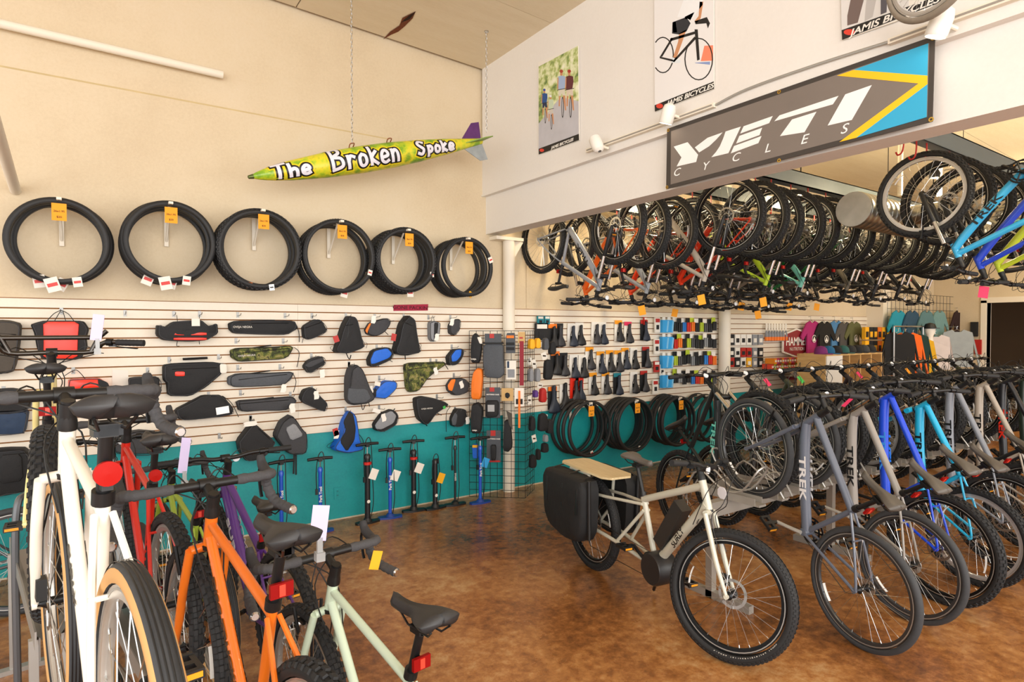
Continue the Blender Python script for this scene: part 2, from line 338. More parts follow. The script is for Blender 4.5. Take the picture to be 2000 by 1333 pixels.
def rails_mesh():
    b = MB()
    for s in (-1, 1): b.tube([(-.1, s*.035, -.03), (-.07, s*.024, -.055), (.04, s*.022, -.058), (.13, s*.008, -.028)], .0035, 6)
    b.box((0, 0, -.062), (.05, .05, .022)); return b.mesh('saddle_rails', DARKMET)
def pedal_mesh():
    b = MB().box((0, .05, 0), (.095, .02, .018)).box((0, .1, 0), (.09, .012, .018)).box((.045, .07, 0), (.014, .07, .022)).box((-.045, .07, 0), (.014, .07, .022)).box((0, .05, 0), (.02, .09, .018))
    for x in (-.053, .053): b.box((x, .075, 0), (.003, .05, .012), 1)
    return b.mesh('pedal', [BLACK, mat('#f0a020', .3)])
def catm(P, n=6):
    P = [Vector(p) for p in P]; out = []
    for i in range(len(P)-1):
        a, b_, c, d = P[max(0, i-1)], P[i], P[i+1], P[min(len(P)-1, i+2)]
        for k in range(n):
            t = k/n; out.append(.5*((2*b_)+(c-a)*t+(2*a-5*b_+4*c-d)*t*t+(3*b_-a-3*c+d)*t**3))
    return out+[P[-1]]
def bike(kind, hub, az, label, color, pitch=0., flip=False, steer=0., lean=0., group=None, name='bicycle', decal=None, decal_col='#e8e8e8', forkcol=None, refl=None, tags=(), rim=None, cables=True, tyre=None, reflector='sq', saddlecol=None, postcol=None):
    T = dict(BT[kind]); r, tw, bbz = T['r'], T['tw'], T['bbz']
    if tyre: T['tyre'] = tyre
    V = lambda x, z, y=0.: Vector((x, y, z))
    bbx = math.sqrt(T['cs']**2-(r-bbz)**2); BB = V(bbx, bbz); HT = V(bbx+T['reach'], bbz+T['stack'])
    ha = math.radians(T['hta']); ax = V(-math.cos(ha), math.sin(ha)); HBt = HT-ax*T['hl']
    sa = math.radians(T['sta']); sd = V(-math.cos(sa), math.sin(sa)); STt = BB+sd*T['st']; SDL = BB+sd*T['sh']+V(0, .035)
    RH, FH = V(0, r), V(T['wb'], r)
    # ---- pose
    f = Vector((math.cos(az), math.sin(az), 0)); up = Vector((0, 0, -1 if flip else 1)); lf = up.cross(f)
    fx = f*math.cos(pitch)+up*math.sin(pitch); uz = up*math.cos(pitch)-f*math.sin(pitch)
    if lean: Rl = Matrix.Rotation(lean, 3, fx); lf = Rl @ lf; uz = Rl @ uz
    M = frame_M((0, 0, 0), fx, lf, uz); M.translation = Vector(hub) - M.to_3x3() @ Vector((0, 0, r))
    root = thing(name, label, 'bicycle', group=group, M=M)
    cm = mat(color, .3, coat=.3) if isinstance(color, str) else color; fm = mat(forkcol, .3, coat=.3) if forkcol else cm
    S_ = Matrix.Translation(HT) @ Matrix.Rotation(steer, 4, ax) @ Matrix.Translation(-HT)
    k = kind
    # ---- frame
    def frame():
        b = MB(); d, t_, s_ = T['dt'], T['tt'], T['stt']
        b.tube([HBt-ax*.005, HT], .023 if d > .02 else .0195, 12)
        if d > .02 and k != 'cargo':
            b.tube(catm([HBt+ax*.04, HBt*.86+BB*.14+V(-.012, .018), HBt*.5+BB*.5+V(.0, .006), BB], 4), d, 12)
        else: b.tube([HBt+ax*.035, BB], d, 12)
        b.tube([HT-ax*.032, STt-sd*.03], t_, 10); b.tube([BB, STt], s_, 10)
        b.tube([BB+V(0, 0, -.036), BB+V(0, 0, .036)], .024, 14)
        if k != 'cargo':
            for s in (-1, 1):
                b.tube(catm([BB+V(-.02, 0, s*.03), V(bbx*.6, bbz+(r-bbz)*.4, s*(.03+tw*.45)), RH+V(.02, -.004, s*.066), RH+V(0, 0, s*.066)], 4), .0095, 8)
                b.tube(catm([STt-sd*.035+V(-.01, 0, s*.016), STt*.55+RH*.45+V(0, 0, s*(.022+tw*.42)), RH+V(.01, .03, s*.066), RH+V(0, 0, s*.066)], 4), .0075, 8)
                b.tube([RH+V(0, 0, s*.06), RH+V(0, 0, s*.072)], .016, 10)
            q = STt*.6+RH*.4; b.tube([q+V(0, 0, -.045), q+V(0, 0, .045)], .006, 6)
        else:
            for s in (-1, 1):
                b.tube(catm([BB+V(-.02, .0, s*.03), V(.34, .35, s*.07), RH+V(.02, 0, s*.075), RH+V(0, 0, s*.075)], 4), .013, 8)
                b.tube([STt-sd*.06+V(0, 0, s*.02), V(.30, .63, s*.075), V(-.02, .60, s*.08)], .011, 8)
                b.tube([STt-sd*.1+V(0, 0, s*.02), V(.42, .35, s*.06)], .012, 8)
                b.tube([RH+V(0, 0, s*.075), V(.13, .50, s*.09), V(.13, .755, s*.11)], .012, 8)
                b.tube([RH+V(.02, 0, s*.08), V(-.13, .47, s*.09), V(-.13, .755, s*.11)], .01, 8)
                b.tube([V(.13, .755, s*.11), V(-.13, .755, s*.11)], .011, 8)
        return b.mesh('frame', cm)
    fr = obj('frame', cached((k, 'frame'), frame), root, mats=[cm])
    obj('headset', cached((k, 'hs'), lambda: MB().tube([HT, HT+ax*.014, HT+ax*.05], [.024, .024, .018], 14).mesh('headset', BLACK)), fr)
    obj('crown_race', cached((k, 'hs2'), lambda: MB().tube([HBt-ax*.012, HBt+ax*.002], .0245, 14).mesh('crown_race', BLACK)), fr)
    # ---- wheels
    rr = r-tw*.93
    def rim_m():
        return MB().lathe([(rr-.024, -.006), (rr-.022, -.0115), (rr+.004, -.0135), (rr+.004, .0135), (rr-.022, .0115), (rr-.024, .006)], 56, 0, Y90, closed=True).lathe([(rr-.006, -.0138), (rr-.001, -.0138), (rr-.001, .0138), (rr-.006, .0138)], 56, 1, Y90, closed=True).mesh('rim', [mat(T['rim'], .3, .6), ALU])
    def hub_m(rear):
        b = MB().lathe([(.006, -.066), (.008, -.05), (.018, -.034), (.024, -.03), (.013, -.022), (.013, .022), (.024, .03), (.018, .034), (.008, .05), (.006, .066)], 14, 0, Y90)
        if rear:
            for i, q in enumerate((.05, .044, .038, .032, .026)): b.lathe([(q, -.036-i*.005), (q, -.039-i*.005)], 24, 1, Y90)
            b.box((.02, -.066, -.03), (.03, .014, .05), 2); b.tube([(.02, -.066, -.03), (.045, -.062, -.12)], .012, 6, 2)
        return b.mesh('hub', [DARKMET, STEEL, BLACK])
    for nm, H, rear in (('rear_wheel', RH, True), ('front_wheel', FH, False)):
        Mw = Matrix.Translation(H) if rear else S_ @ Matrix.Translation(H)
        wr_ = random.uniform(0, 6.28); Mw = Mw @ Matrix.Rotation(wr_, 4, 'Y')
        wobj = obj(nm, cached((k, 'rim'), rim_m), root, Mw, mats=[mat(rim, .25, .7)] if rim else None)
        obj('tyre', cached((k, 'tyre', T['tyre']), lambda: tyre_mesh(T['tyre'], r, tw)), wobj)
        obj('spokes', cached((k, 'spk'), lambda: spokes_mesh(rr-.022)), wobj)
        obj('hub', cached((k, 'hub', rear), lambda: hub_m(rear)), wobj, Mw.to_3x3().inverted().to_4x4() if rear else None)
        WROT[wobj.name] = wr_
        if T['disc']: obj('brake_rotor', cached('rotor', rotor_mesh), wobj, Matrix.Diagonal((1, -1, 1, 1)))
        obj('spoke_reflector', cached((k, 'srf'), lambda: MB().tube([(math.cos(a)*(rr-.05), .008, math.sin(a)*(rr-.05)) for a in (-.2, -.1, 0, .1, .2)], .011, 5, flat=.3).mesh('spoke_reflector', mat('#d9d9d6', .3))), wobj)
    # ---- fork
    def fork():
        b = MB(); C0 = HBt-ax*.012
        if T['fork'] == 'sus':
            low = FH-V(0, 0); cr = HBt-ax*.03
            off = V(.035, .012)
            b.tube([cr+off*.2+V(0, 0, -.066), cr+off*.4, cr+off*.2+V(0, 0, .066)], .022, 10, 0)
            for s in (-1, 1):
                A = cr+off+V(0, 0, s*.066); B = low+V(-.012, .02, s*.066)
                b.tube([A+ax*.02, A+(B-A)*.45], .0165, 12, 1); b.tube([A+(B-A)*.42, A+(B-A)*.44, A+(B-A)*.95, B, low+V(0, 0, s*.066)], [.018, .021, .019, .016, .014], 12, 0)
            A = cr+off; B = low+V(-.012, .02); c = A+(B-A)*.46
            b.tube(catm([c+V(0, 0, -.066), c+V(.035, .01, -.03), c+V(.035, .01, .03), c+V(0, 0, .066)], 3), .012, 8, 0)
        else:
            wide = .062 if k != 'fat' else .072
            b.tube(catm([C0+V(0, 0, -.045-tw*.25), C0+V(.004, .004), C0+V(0, 0, .045+tw*.25)], 3), .0155, 10, 0)
            for s in (-1, 1):
                A = C0+V(0, 0, s*(.045+tw*.25)); q = A*.35+FH*.65
                b.tube(catm([A, V(A.x*.5+q.x*.5-.004, A.z*.5+q.z*.5, s*wide), V(q.x-.008, q.z, s*wide), FH+V(0, 0, s*.06)], 4), [.0145]*9+[.0125, .0115, .0105, .0095], 10, 0)
                b.tube([FH+V(0, 0, s*.056), FH+V(0, 0, s*.068)], .014, 10, 0)
        return b.mesh('fork', [fm, CHROME])
    fo = obj('fork', cached((k, 'fork'), fork), root, S_, mats=[(BLACK if T['fork'] == 'sus' else fm) if not forkcol else fm, CHROME])
    # ---- brakes
    if T['disc']:
        obj('brake_caliper', cached((k, 'cal'), lambda: MB().box(FH+V(-.055, .06, .05), (.05, .025, .06)).mesh('brake_caliper', BLACK)), root, S_)
    else:
        def vbr():
            b = MB()
            for s in (-1, 1):
                A = V(T['wb']-.02, r+rr-.03, s*.045); b.tube([A, A+V(.012, .1, s*.012)], .007, 6); b.box(A+V(.01, .035, -s*.018), (.05, .012, .012))
            b.tube([V(T['wb']-.01, r+rr+.07, -.055), V(T['wb']-.01, r+rr+.07, .055)], .0025, 5)
            return b.mesh('rim_brake', DARKMET)
        obj('rim_brake', cached((k, 'vb'), vbr), root, S_)
    # ---- cockpit
    ST = HT+ax*.055; perp = V(math.sin(ha), math.cos(ha)); BC = ST+perp*T['stem']+ax*.012
    obj('stem', cached((k, 'stem'), lambda: MB().tube([HT+ax*.012, HT+ax*.075], .0205, 12).tube([ST-perp*.012, BC], .0165, 10).tube([BC+V(0, 0, -.024), BC+V(0, 0, .024)], .0225, 12).tube([HT+ax*.075, HT+ax*.082], .017, 12).mesh('stem', BLACK)), root, S_)
    hw = T['bw']/2
    def bar():
        b = MB()
        if T['bar'] == 'flat': b.tube(catm([BC+V(-.05, .022, -hw), BC+V(-.018, .018, -.16), BC+V(0, 0, -.07), BC, BC+V(0, 0, .07), BC+V(-.018, .018, .16), BC+V(-.05, .022, hw)], 4), .0125, 10)
        elif T['bar'] == 'moto':
            b.tube(catm([BC+V(-.12, .045, -hw), BC+V(-.03, .05, -.23), BC+V(0, .0, -.17), BC, BC+V(0, 0, .17), BC+V(-.03, .05, .23), BC+V(-.12, .045, hw)], 4), .0125, 10)
            b.tube([BC+V(.0, .075, -.2), BC+V(0, .075, .2)], .0125, 10)
            for s in (-1, 1): b.tube([BC+V(0, 0, s*.165), BC+V(.0, .075, s*.2), BC+V(-.01, .11, s*.235)], .0125, 10)
        else: b.tube([BC+V(0, 0, -hw+.12), BC+V(0, 0, hw-.12)], .0155, 12)
        return b.mesh('handlebar', BLACK)
    hb = obj('handlebar', cached((k, 'bar'), bar), root, S_, mats=[mat('#4b4845', .25, .9)] if T['bar'] == 'moto' else None)
    for s in (-1, 1):
        if T['bar'] != 'drop':
            e = BC+V(-.05, .022, s*hw) if T['bar'] == 'flat' else BC+V(-.12, .045, s*hw); i_ = BC+V(-.018, .018, s*.16) if T['bar'] == 'flat' else BC+V(-.03, .05, s*.23)
            d = (e-i_).normalized()
            def grip():
                rad = []; pts = []
                for q in range(15): pts.append(e-d*(.13-q*.13/14)); rad.append(.0165+(.0012 if q % 2 else 0))
                return MB().tube(pts, rad, 12).tube([e, e+d*.006], .0172, 12).mesh('grip', RUBBER)
            obj('grip', cached((k, 'grip', s), grip), hb)
            def lev():
                p = e-d*.15; return MB().tube([p, p-d*.03], .019, 10).box(p+V(.022, -.012), (.04, .035, .022)).tube(catm([p+V(.035, -.016), p+V(.06, -.026, s*.03), p+V(.052, -.035, s*.1), p+V(.06, -.036, s*.115)], 4), .006, 6, flat=.6).mesh('brake_lever', DARKMET)
            obj('brake_lever', cached((k, 'lev', s), lev), hb)
        else:
            def drop():
                P = catm([BC+V(0, 0, s*(hw-.13)), BC+V(0, 0, s*(hw-.03)), BC+V(.03, -.004, s*hw), BC+V(.085, -.025, s*(hw+.004)), BC+V(.105, -.07, s*(hw+.014)), BC+V(.075, -.115, s*(hw+.028)), BC+V(.01, -.128, s*(hw+.04)), BC+V(-.045, -.132, s*(hw+.05))], 7)
                b = MB().tube(P, [.0162+.003*((i % 3)/2) for i in range(len(P))], 12); b.tube([P[-1], P[-1]+(P[-1]-P[-2]).normalized()*.006], [.016, .012], 10, 1); return b.mesh('bar_tape', [mat('#444447', .8, var=.2, scale=120, bump=.2), CHROME])
            obj('bar_tape', cached((k, 'drop', s), drop), hb)
            def hood():
                p = BC+V(.07, -.012, s*(hw+.003)); b = MB().tube(catm([p+V(-.02, 0), p+V(.03, .012), p+V(.06, .03), p+V(.072, .058)], 4), [.018]*4+[.0185]*4+[.017, .0165, .016, .014, .011], 10)
                b.tube(catm([p+V(.062, .03), p+V(.085, -.01), p+V(.075, -.07), p+V(.062, -.1)], 4), .0065, 6, 1, flat=.6); return b.mesh('brake_hood', [mat('#303033', .75), DARKMET])
            obj('brake_hood', cached((k, 'hood', s), hood), hb)
    if cables:
        def cab():
            b = MB(); z0 = BC
            for s in (-1, 1):
                p = BC+V(.02, -.01, s*(hw-.2 if T['bar'] != 'drop' else .12))
                b.tube(catm([p, p+V(.09, .03, -s*.06), HBt+V(.09, .06, -s*.03), HBt+V(.03, -.03, -s*.028), FH*.5+HBt*.5+V(.02, 0, -s*.05)], 5), .0026, 5)
                b.tube(catm([p+V(0, 0, s*.03), p+V(.07, -.01, -s*.02), HT+V(.07, -.02, -s*.04), HBt*.8+BB*.2+V(.02, -.0, -s*.026)], 5), .0026, 5)
            return b.mesh('cables', BLACK)
        obj('cables', cached((k, 'cab'), cab), root, S_)
    if T['bar'] == 'flat': obj('front_reflector', cached((k, 'frf'), lambda: MB().lathe([(.0, 0), (.022, 0), (.022, .008), (.0, .01)], 14, 0, Matrix.Translation(BC+V(.02, -.012, -.07)) @ Matrix.Rotation(PI/2, 4, 'Y')).mesh('front_reflector', mat('#e6e8ec', .15))), hb)
    # ---- seat
    obj('seat_post', cached((k, 'post'), lambda: MB().tube([STt+sd*.002, SDL-V(0, .06)], .0138, 12).tube([STt-sd*.012, STt+sd*.018], .0215, 16).box(SDL-V(0, .062), (.05, .034, .026)).mesh('seat_post', BLACK)), root, mats=[mat(postcol, .3, .6)] if postcol else None)
    sdl = obj('saddle', cached((saddlecol or T['saddle'], 'sd'), lambda: saddle_mesh(saddlecol or T['saddle'])), root, Matrix.Translation(SDL))
    obj('saddle_rails', cached('rails', rails_mesh), sdl)
    if reflector:
        q = STt+sd*.06+V(-.04, 0)
        if reflector == 'sq': obj('rear_reflector', cached((k, 'rf'), lambda: MB().box(q, (.012, .06, .038)).box(q+V(-.007, 0), (.003, .016, .03), 2).box(q+V(.02, 0), (.03, .02, .02), 1).mesh('rear_reflector', [mat('#8a0a08', .5, spec=.15), BLACK, mat('#d8402c', .4)])), root)
        else: obj('rear_reflector', cached((k, 'rfr'), lambda: MB().lathe([(.0, -.008), (.025, -.008), (.025, .006), (.0, .008)], 20, 0, Matrix.Translation(q) @ Matrix.Rotation(-PI/2, 4, 'Y')).box(q+V(.02, -.02), (.03, .02, .03), 1).mesh('rear_reflector', [mat('#a81006', .5, spec=.15), BLACK])), root)
    # ---- drivetrain
    def crank():
        b = MB()
        for s in (-1, 1): b.tube([BB+V(0, 0, s*.05), BB+V(s*.1, -s*.06, s*.066), BB+V(s*.145, -s*.088, s*.07)], [.013, .011, .012], 8)
        return b.mesh('crank_arms', mat(T['crank'], .35, .4))
    ck = obj('crank_arms', cached((k, 'crk'), crank), root)
    def ring():
        b = MB()
        for i, q in enumerate((.085, .066)): b.lathe([(q-.012, -.045+i*.008), (q, -.045+i*.008), (q, -.042+i*.008), (q-.012, -.042+i*.008)], 32, 0, Matrix.Translation(BB) @ Y90, closed=True)
        for a in range(5): b.tube([BB+V(0, 0, -.044), BB+V(.075*math.cos(a*1.257), .075*math.sin(a*1.257), -.044)], .006, 5)
        return b.mesh('chainring', DARKMET)
    obj('chainring', cached((k, 'ring'), ring), ck)
    for s in (-1, 1):
        obj('pedal', cached('pedal', pedal_mesh), ck, Matrix.Translation(BB+V(s*.145, -s*.088, s*.07)) @ Matrix.Diagonal((1, s, 1, 1)))
    def chain():
        return MB().tube([BB+V(0, .085, -.043), RH+V(0, .045, -.043)], .0045, 4, flat=.6).tube([BB+V(0, -.085, -.043), V(.06, r-.16, -.05), V(.03, r-.12, -.05), V(.05, r-.05, -.05)], .0045, 4, flat=.6).mesh('chain', mat('#55504a', .4, .8))
    obj('chain', cached((k, 'chn'), chain), root)
    # ---- down tube lettering on both sides
    if decal:
        A = HBt+ax*.03; Bv = (BB-A); L = Bv.length; d = Bv.normalized(); nrm = d.cross(V(0, 0, 1)); rad = T['dt']*1.02
        for s in (-1, 1):
            xx = d if s < 0 else d
            cpt = A+Bv*.5
            zz = V(0, 0, s); yy = zz.cross(xx)
            letters(decal, .066 if T['dt'] > .02 else .032, frame_M(cpt+zz*rad*1.0, xx, yy, zz), mat(decal_col, .4), fr, sx=1.75, bold=.0016)
    for i, (tc, pos) in enumerate(tags):
        p = BC+V(*pos); g = -1 if flip else 1; b = MB().box(p+V(0, -.07*g), (.002, .07, .10) if flip else (.002, .045, .075), 0, Matrix.Rotation(.3, 3, 'X') @ Matrix.Rotation(.8*(1 if flip else 0), 3, 'Z')); b.tube([p, p+V(0, -.02*g)], .001, 4, 1); b.build('price_tag', [mat(tc, .7), BLACK], root, M=S_.copy())
    root['_'] = 0; del root['_']
    return root
# ---------------------------------------------------------------- bicycles: places
D = math.radians
GR1 = 'bicycles leaning up in the floor rack'; 
def rackbike(kind, X, Y, az, pitch, label, col, **kw):
    r = BT[kind]['r']; return bike(kind, (X, Y, r), D(az), label, col, pitch=D(pitch), group=GR1, **kw)
rackbike('hyb', 3.58, 1.70, 78, 38, 'slate grey hybrid bicycle with silver rims at the open end of the floor rack', '#5b6270', decal='TREK', decal_col='#e6e6e8', saddlecol='#4a453f', forkcol='#5b6270', tags=(), reflector='sq')
rackbike('hyb', 4.17, 1.70, 79, 38, 'pale pewter grey hybrid bicycle with black lettering and tan saddle', '#8f8a84', decal='TREK', decal_col='#1b1b1d', saddlecol='#55504a', forkcol='#8f8a84', tags=(('#d8305c', (0, -.03, .12)),))
rackbike('mtb', 4.62, 1.69, 79, 36, 'royal blue mountain bicycle with light blue lettering in the rack', '#1747d1', decal='TREK', decal_col='#3f9fff', saddlecol='#55504a')
rackbike('kid', 5.15, 1.68, 79, 37, 'sky blue mountain bicycle with silver rims and black lettering', '#1fa9d6', decal='TREK', decal_col='#15171a', saddlecol='#504a44', forkcol='#1fa9d6')
rackbike('mtb', 5.68, 1.66, 80, 36, 'grey mountain bicycle with large black lettering in the rack', '#7d828c', decal='TREK', decal_col='#17181a', saddlecol='#4a453f')
rackbike('mtb', 6.30, 1.66, 80, 36, 'champagne silver mountain bicycle with curved stays in the rack', '#a69c90', decal='TREK', decal_col='#17181a', saddlecol='#4a453f')
rackbike('mtb', 6.85, 1.66, 80, 36, 'black mountain bicycle with red down tube lettering in the rack', '#202126', decal='TREK', decal_col='#e8321f')
rackbike('mtb', 7.4, 1.66, 80, 36, 'dark green mountain bicycle far along the floor rack', '#27352c')
rackbike('mtb', 7.95, 1.66, 80, 36, 'black mountain bicycle past the dark green one in the rack', '#1d1e20')
rackbike('mtb', 8.5, 1.66, 80, 36, 'stone grey mountain bicycle deepest in the rack', '#77736c')
cols2 = [('#1c2224', 'black mountain bicycle with mint lettering, saddle toward the teal wall', 'TREK', '#78d8c8'), ('#26282b', 'black mountain bicycle facing the slate grey hybrid across the rack', None, None), ('#39402f', 'olive mountain bicycle on the wall side of the rack', None, None),
         ('#2b2d33', 'charcoal mountain bicycle on the wall side of the rack', None, None), ('#31272a', 'dark plum mountain bicycle on the wall side of the rack', None, None), ('#24303c', 'navy mountain bicycle on the wall side of the rack', None, None),
         ('#2b2b2b', 'matt black mountain bicycle on the wall side of the rack', None, None), ('#5d5f63', 'mid grey mountain bicycle on the wall side of the rack', None, None), ('#3b3330', 'brown mountain bicycle on the wall side of the rack', None, None), ('#4a4d33', 'moss green mountain bicycle on the wall side of the rack', None, None), ('#403f45', 'graphite mountain bicycle at the far end of the rack', None, None)]
for i, (c, lb, dc, dcc) in enumerate(cols2):
    rackbike('mtb', 4.30+.52*i, 3.58-.01*i, -102+random.uniform(-1, 1), 34, lb, c, decal=dc, decal_col=dcc or '#dddddd', tags=((('#f5a01c', '#d8305c', '#3fae49')[i % 3], (0, -.03, .15)),) if i in (1, 2, 4, 6) else ())
# cargo bicycle
cargo = bike('cargo', (3.11, 3.45, .355), math.atan2(2.06-3.45, 2.87-3.11), 'cream long-tail electric cargo bicycle with black pannier bags and wooden deck', '#c8c6b6', steer=D(26), name='cargo_bicycle', decal=None, reflector=None, saddlecol='#5d5853', tags=())
# left display racks
LZ = 98
def leftbike(kind, x, y, zb, label, col, az=LZ, **kw):
    return bike(kind, (x, y, zb+BT[kind]['r']), D(az), label, col, group='bicycles in the rack beside the bag wall', **kw)
leftbike('gravel', .055, 1.22, .71, 'glossy white drop-bar bicycle with tan sidewall tyres and round red reflector', '#f0ece0', reflector='round', decal='SURLY', decal_col='#55524c', pitch=D(-2.5))
leftbike('tour', .43, 1.40, .33, 'orange drop-bar touring bicycle with square red reflector and black saddle', '#e0701c', decal='DISC TRUCKER', decal_col='#3a2a1c')
leftbike('tour', .84, 1.42, .0, 'pale mint green drop-bar touring bicycle with yellow hang tag', '#c9dcc6', tags=(('#f2b01e', (.03, -.02, -.23)),))
leftbike('fat', -.16, 3.0, .69, 'cream yellow fat-tyre bicycle with moto handlebar strapped in a raised tray', '#e6d896', az=91)
leftbike('tour', .24, 2.68, .40, 'bright red steel bicycle with round reflector behind the white bicycle', '#c8261a', reflector='round')
leftbike('tour', .50, 3.45, .0, 'lime green steel bicycle with tan tyre walls near the bag wall', '#a6bf45', tyre='tan')
leftbike('mtb', .76, 3.05, .0, 'purple mountain bicycle with wide flat handlebar and silver lettering', '#57307f', decal='SURLY', decal_col='#d8d4de', forkcol='#57307f')
leftbike('hyb', .20, 3.75, .1, 'pale blue grey hybrid bicycle half hidden behind the lime bicycle', '#b4bcc2')
leftbike('hyb', -.42, 4.95, .0, 'dark commuter bicycle standing parallel to the wall under the black pannier', '#3b4046', az=178)
# ---- hung upside down from the beams
HB = []
def hung(i, X, Yf, toward, kind, col, label, dz=0, **kw):
    # toward = +1: front wheel on the wall side
    wb = BT[kind]['wb']; az = PI/2 if toward > 0 else -PI/2
    az += random.uniform(-.05, .05)
    z = 3.26-BT[kind]['r']+dz
    hub = (X-math.cos(az)*wb, Yf-math.sin(az)*wb, z)
    b = bike(kind, hub, az, label, col, flip=True, steer=random.uniform(-.12, .12), group='bicycles hung upside down from the beams', cables=True, **kw)
    for q, w_ in ((Vector((X, Yf, z+BT[kind]['r'])), 'front'), (Vector((hub[0], hub[1], z+BT[kind]['r'])), 'rear')): HB.append((q, w_, label))
    return b
rowA = [('#8a8f98', 'grey upside-down mountain bicycle hung closest to the cream pole', 'TREK', '#1b1b1d'), ('#e8661c', 'orange upside-down mountain bicycle beside the grey one', None, None), ('#9aa0a6', 'pale grey upside-down mountain bicycle hung in the wall row', None, None), ('#e2441f', 'red orange upside-down mountain bicycle hung in the wall row', None, None)]
for i in range(12):
    c, lb, dc, dcc = rowA[i] if i < 4 else (random.choice(['#232427', '#2d2f33', '#3a3733', '#303438']), 'dark upside-down bicycle, %s from the cream corner pole in the wall row' % ORD[i], None, None)
    hung(i, 4.12+.34*i, 4.22 if i % 2 == 0 else 5.30, -1 if i % 2 == 0 else 1, 'mtb', c, lb, decal=dc, decal_col=dcc or '#eeeeee', dz=-.1+random.uniform(-.02, .02), tags=(('#f5a01c', (0, .03, .1)),) if i in (2, 5, 8) else ())
rowB = [('#b4ab9e', 'silver upside-down mountain bicycle behind the lower edge of the banner', 'TREK', '#1b1b1d', -1), ('#dd3a1b', 'bright red upside-down mountain bicycle between silver and lime ones', None, None, 1), ('#2d2f33', 'dark upside-down mountain bicycle between the red and lime ones', None, None, 1), ('#b7d433', 'lime green upside-down mountain bicycle left of the duct', 'TREK', '#1d1f14', -1), ('#7c7263', 'bronze upside-down mountain bicycle under the duct', None, None, 1),
        ('#78c8b4', 'mint upside-down mountain bicycle under the duct with black lettering', 'TREK', '#1b1b1d', -1), ('#0f7a3a', 'emerald green upside-down mountain bicycle beneath the duct', None, None, 1)]
for i in range(15):
    c, lb, dc, dcc, tw_ = rowB[i] if i < 7 else (random.choice(['#232427', '#2d2f33', '#4a443a', '#303438', '#6b6456']), 'dark upside-down bicycle, %s in the middle row counted from the banner' % ORD[i], None, None, -1 if i % 2 == 0 else 1)
    hung(i, 4.97+.34*i, 3.62 if tw_ < 0 else 4.72, tw_, 'mtb', c, lb, decal=dc, decal_col=dcc or '#eeeeee', dz=random.uniform(-.02, .02), tags=(('#f5a01c', (0, .03, .1)),) if i in (0, 3, 4, 7, 9) else ())
rowC = [('#33a9dd', 'light blue upside-down mountain bicycle with silver rim nearest the spiral duct', 'TREK', '#15171a', 1, 'kid'), ('#1c46cc', 'royal blue upside-down mountain bicycle next to the light blue one', None, None, 1, 'mtb'), ('#c6d93a', 'yellow green upside-down mountain bicycle behind the blue ones', None, None, 1, 'mtb'), ('#d8d0a8', 'cream upside-down mountain bicycle hung in the right row', None, None, -1, 'mtb'),
        ('#d63a1e', 'scarlet upside-down mountain bicycle hung in the right row', None, None, 1, 'mtb'), ('#7fcdbb', 'seafoam upside-down mountain bicycle hung in the right row', None, None, -1, 'mtb')]
for i in range(11):
    c, lb, dc, dcc, tw_, kd = rowC[i] if i < 6 else (random.choice(['#232427', '#2d2f33', '#c9c09a', '#303438', '#5d564a']), 'plain upside-down bicycle, %s behind the light blue one in the right row' % ORD[i-1], None, None, 1 if i % 2 == 0 else -1, 'mtb')
    hung(i, 5.56+.43*i, 2.2 if tw_ > 0 else 1.08, tw_, kd, c, lb, decal=dc, decal_col=dcc or '#eeeeee', dz=random.uniform(-.02, .02), tags=(('#d8305c', (0, .03, .1)),) if i in (1, 4) else ())
hookm = mat('#b3201a', .4)
hk = MB().tube(catm([(0, 0, .09), (0, 0, .0), (.0, .012, -.055), (0, .04, -.07), (0, .055, -.045)], 5), .0065, 8).mesh('bike_hook', hookm)
for q, w_, lb in HB: obj('bike_hook', hk, None, Matrix.Translation(q+Vector((0, -.018, .0))), 'red %s wheel hook of the %s' % (w_, ' '.join(lb.replace('upside-down ', '').split()[:10]).rstrip(',')), 'hook', 'red hooks along the beams')
for X, lb in ((5.2, 'empty red hook under the beam closest to the banner edge'), (5.42, 'empty red hook beside the light blue hung wheel')): obj('bike_hook', hk, None, Matrix.Translation((X, 2.2, 3.25)), lb, 'hook', 'red hooks along the beams')
# ================================================================ goods on the long wall
CR = {'a': (0, 560, 2.854), 'b': (560, 580, 3.03), 'c': (900, 580, 3.808), 'd': (1380, 560, 3.174), 'e': (560, 780, 5.127), 'p': (0, 0, 1.), 'h': (1000, 0, 2.), 'g': (1280, 200, 6.667), 'k': (1600, 0, 4.4425), 'm': (820, 560, 8.333), 'q': (1030, 70, 5.), 'f': (0, 560, 6.667)}
def PX(c, x, y): o = CR[c]; return o[0]+x/o[2], o[1]+y/o[2]
def WP(c, x, y, off): p = onY(*PX(c, x, y), WY-off); return (p.x, p.z)
camo = ramp_mat('green_camouflage_cloth', [(.38, '#2c2f1c'), (.44, '#4c5428'), (.52, '#6d7034'), (.58, '#8c8350'), (.64, '#3a3d22')], 16, 3, .85, dist=.6)
for e in camo.node_tree.nodes:
    if e.type == 'VALTORGB': e.color_ramp.interpolation = 'CONSTANT'
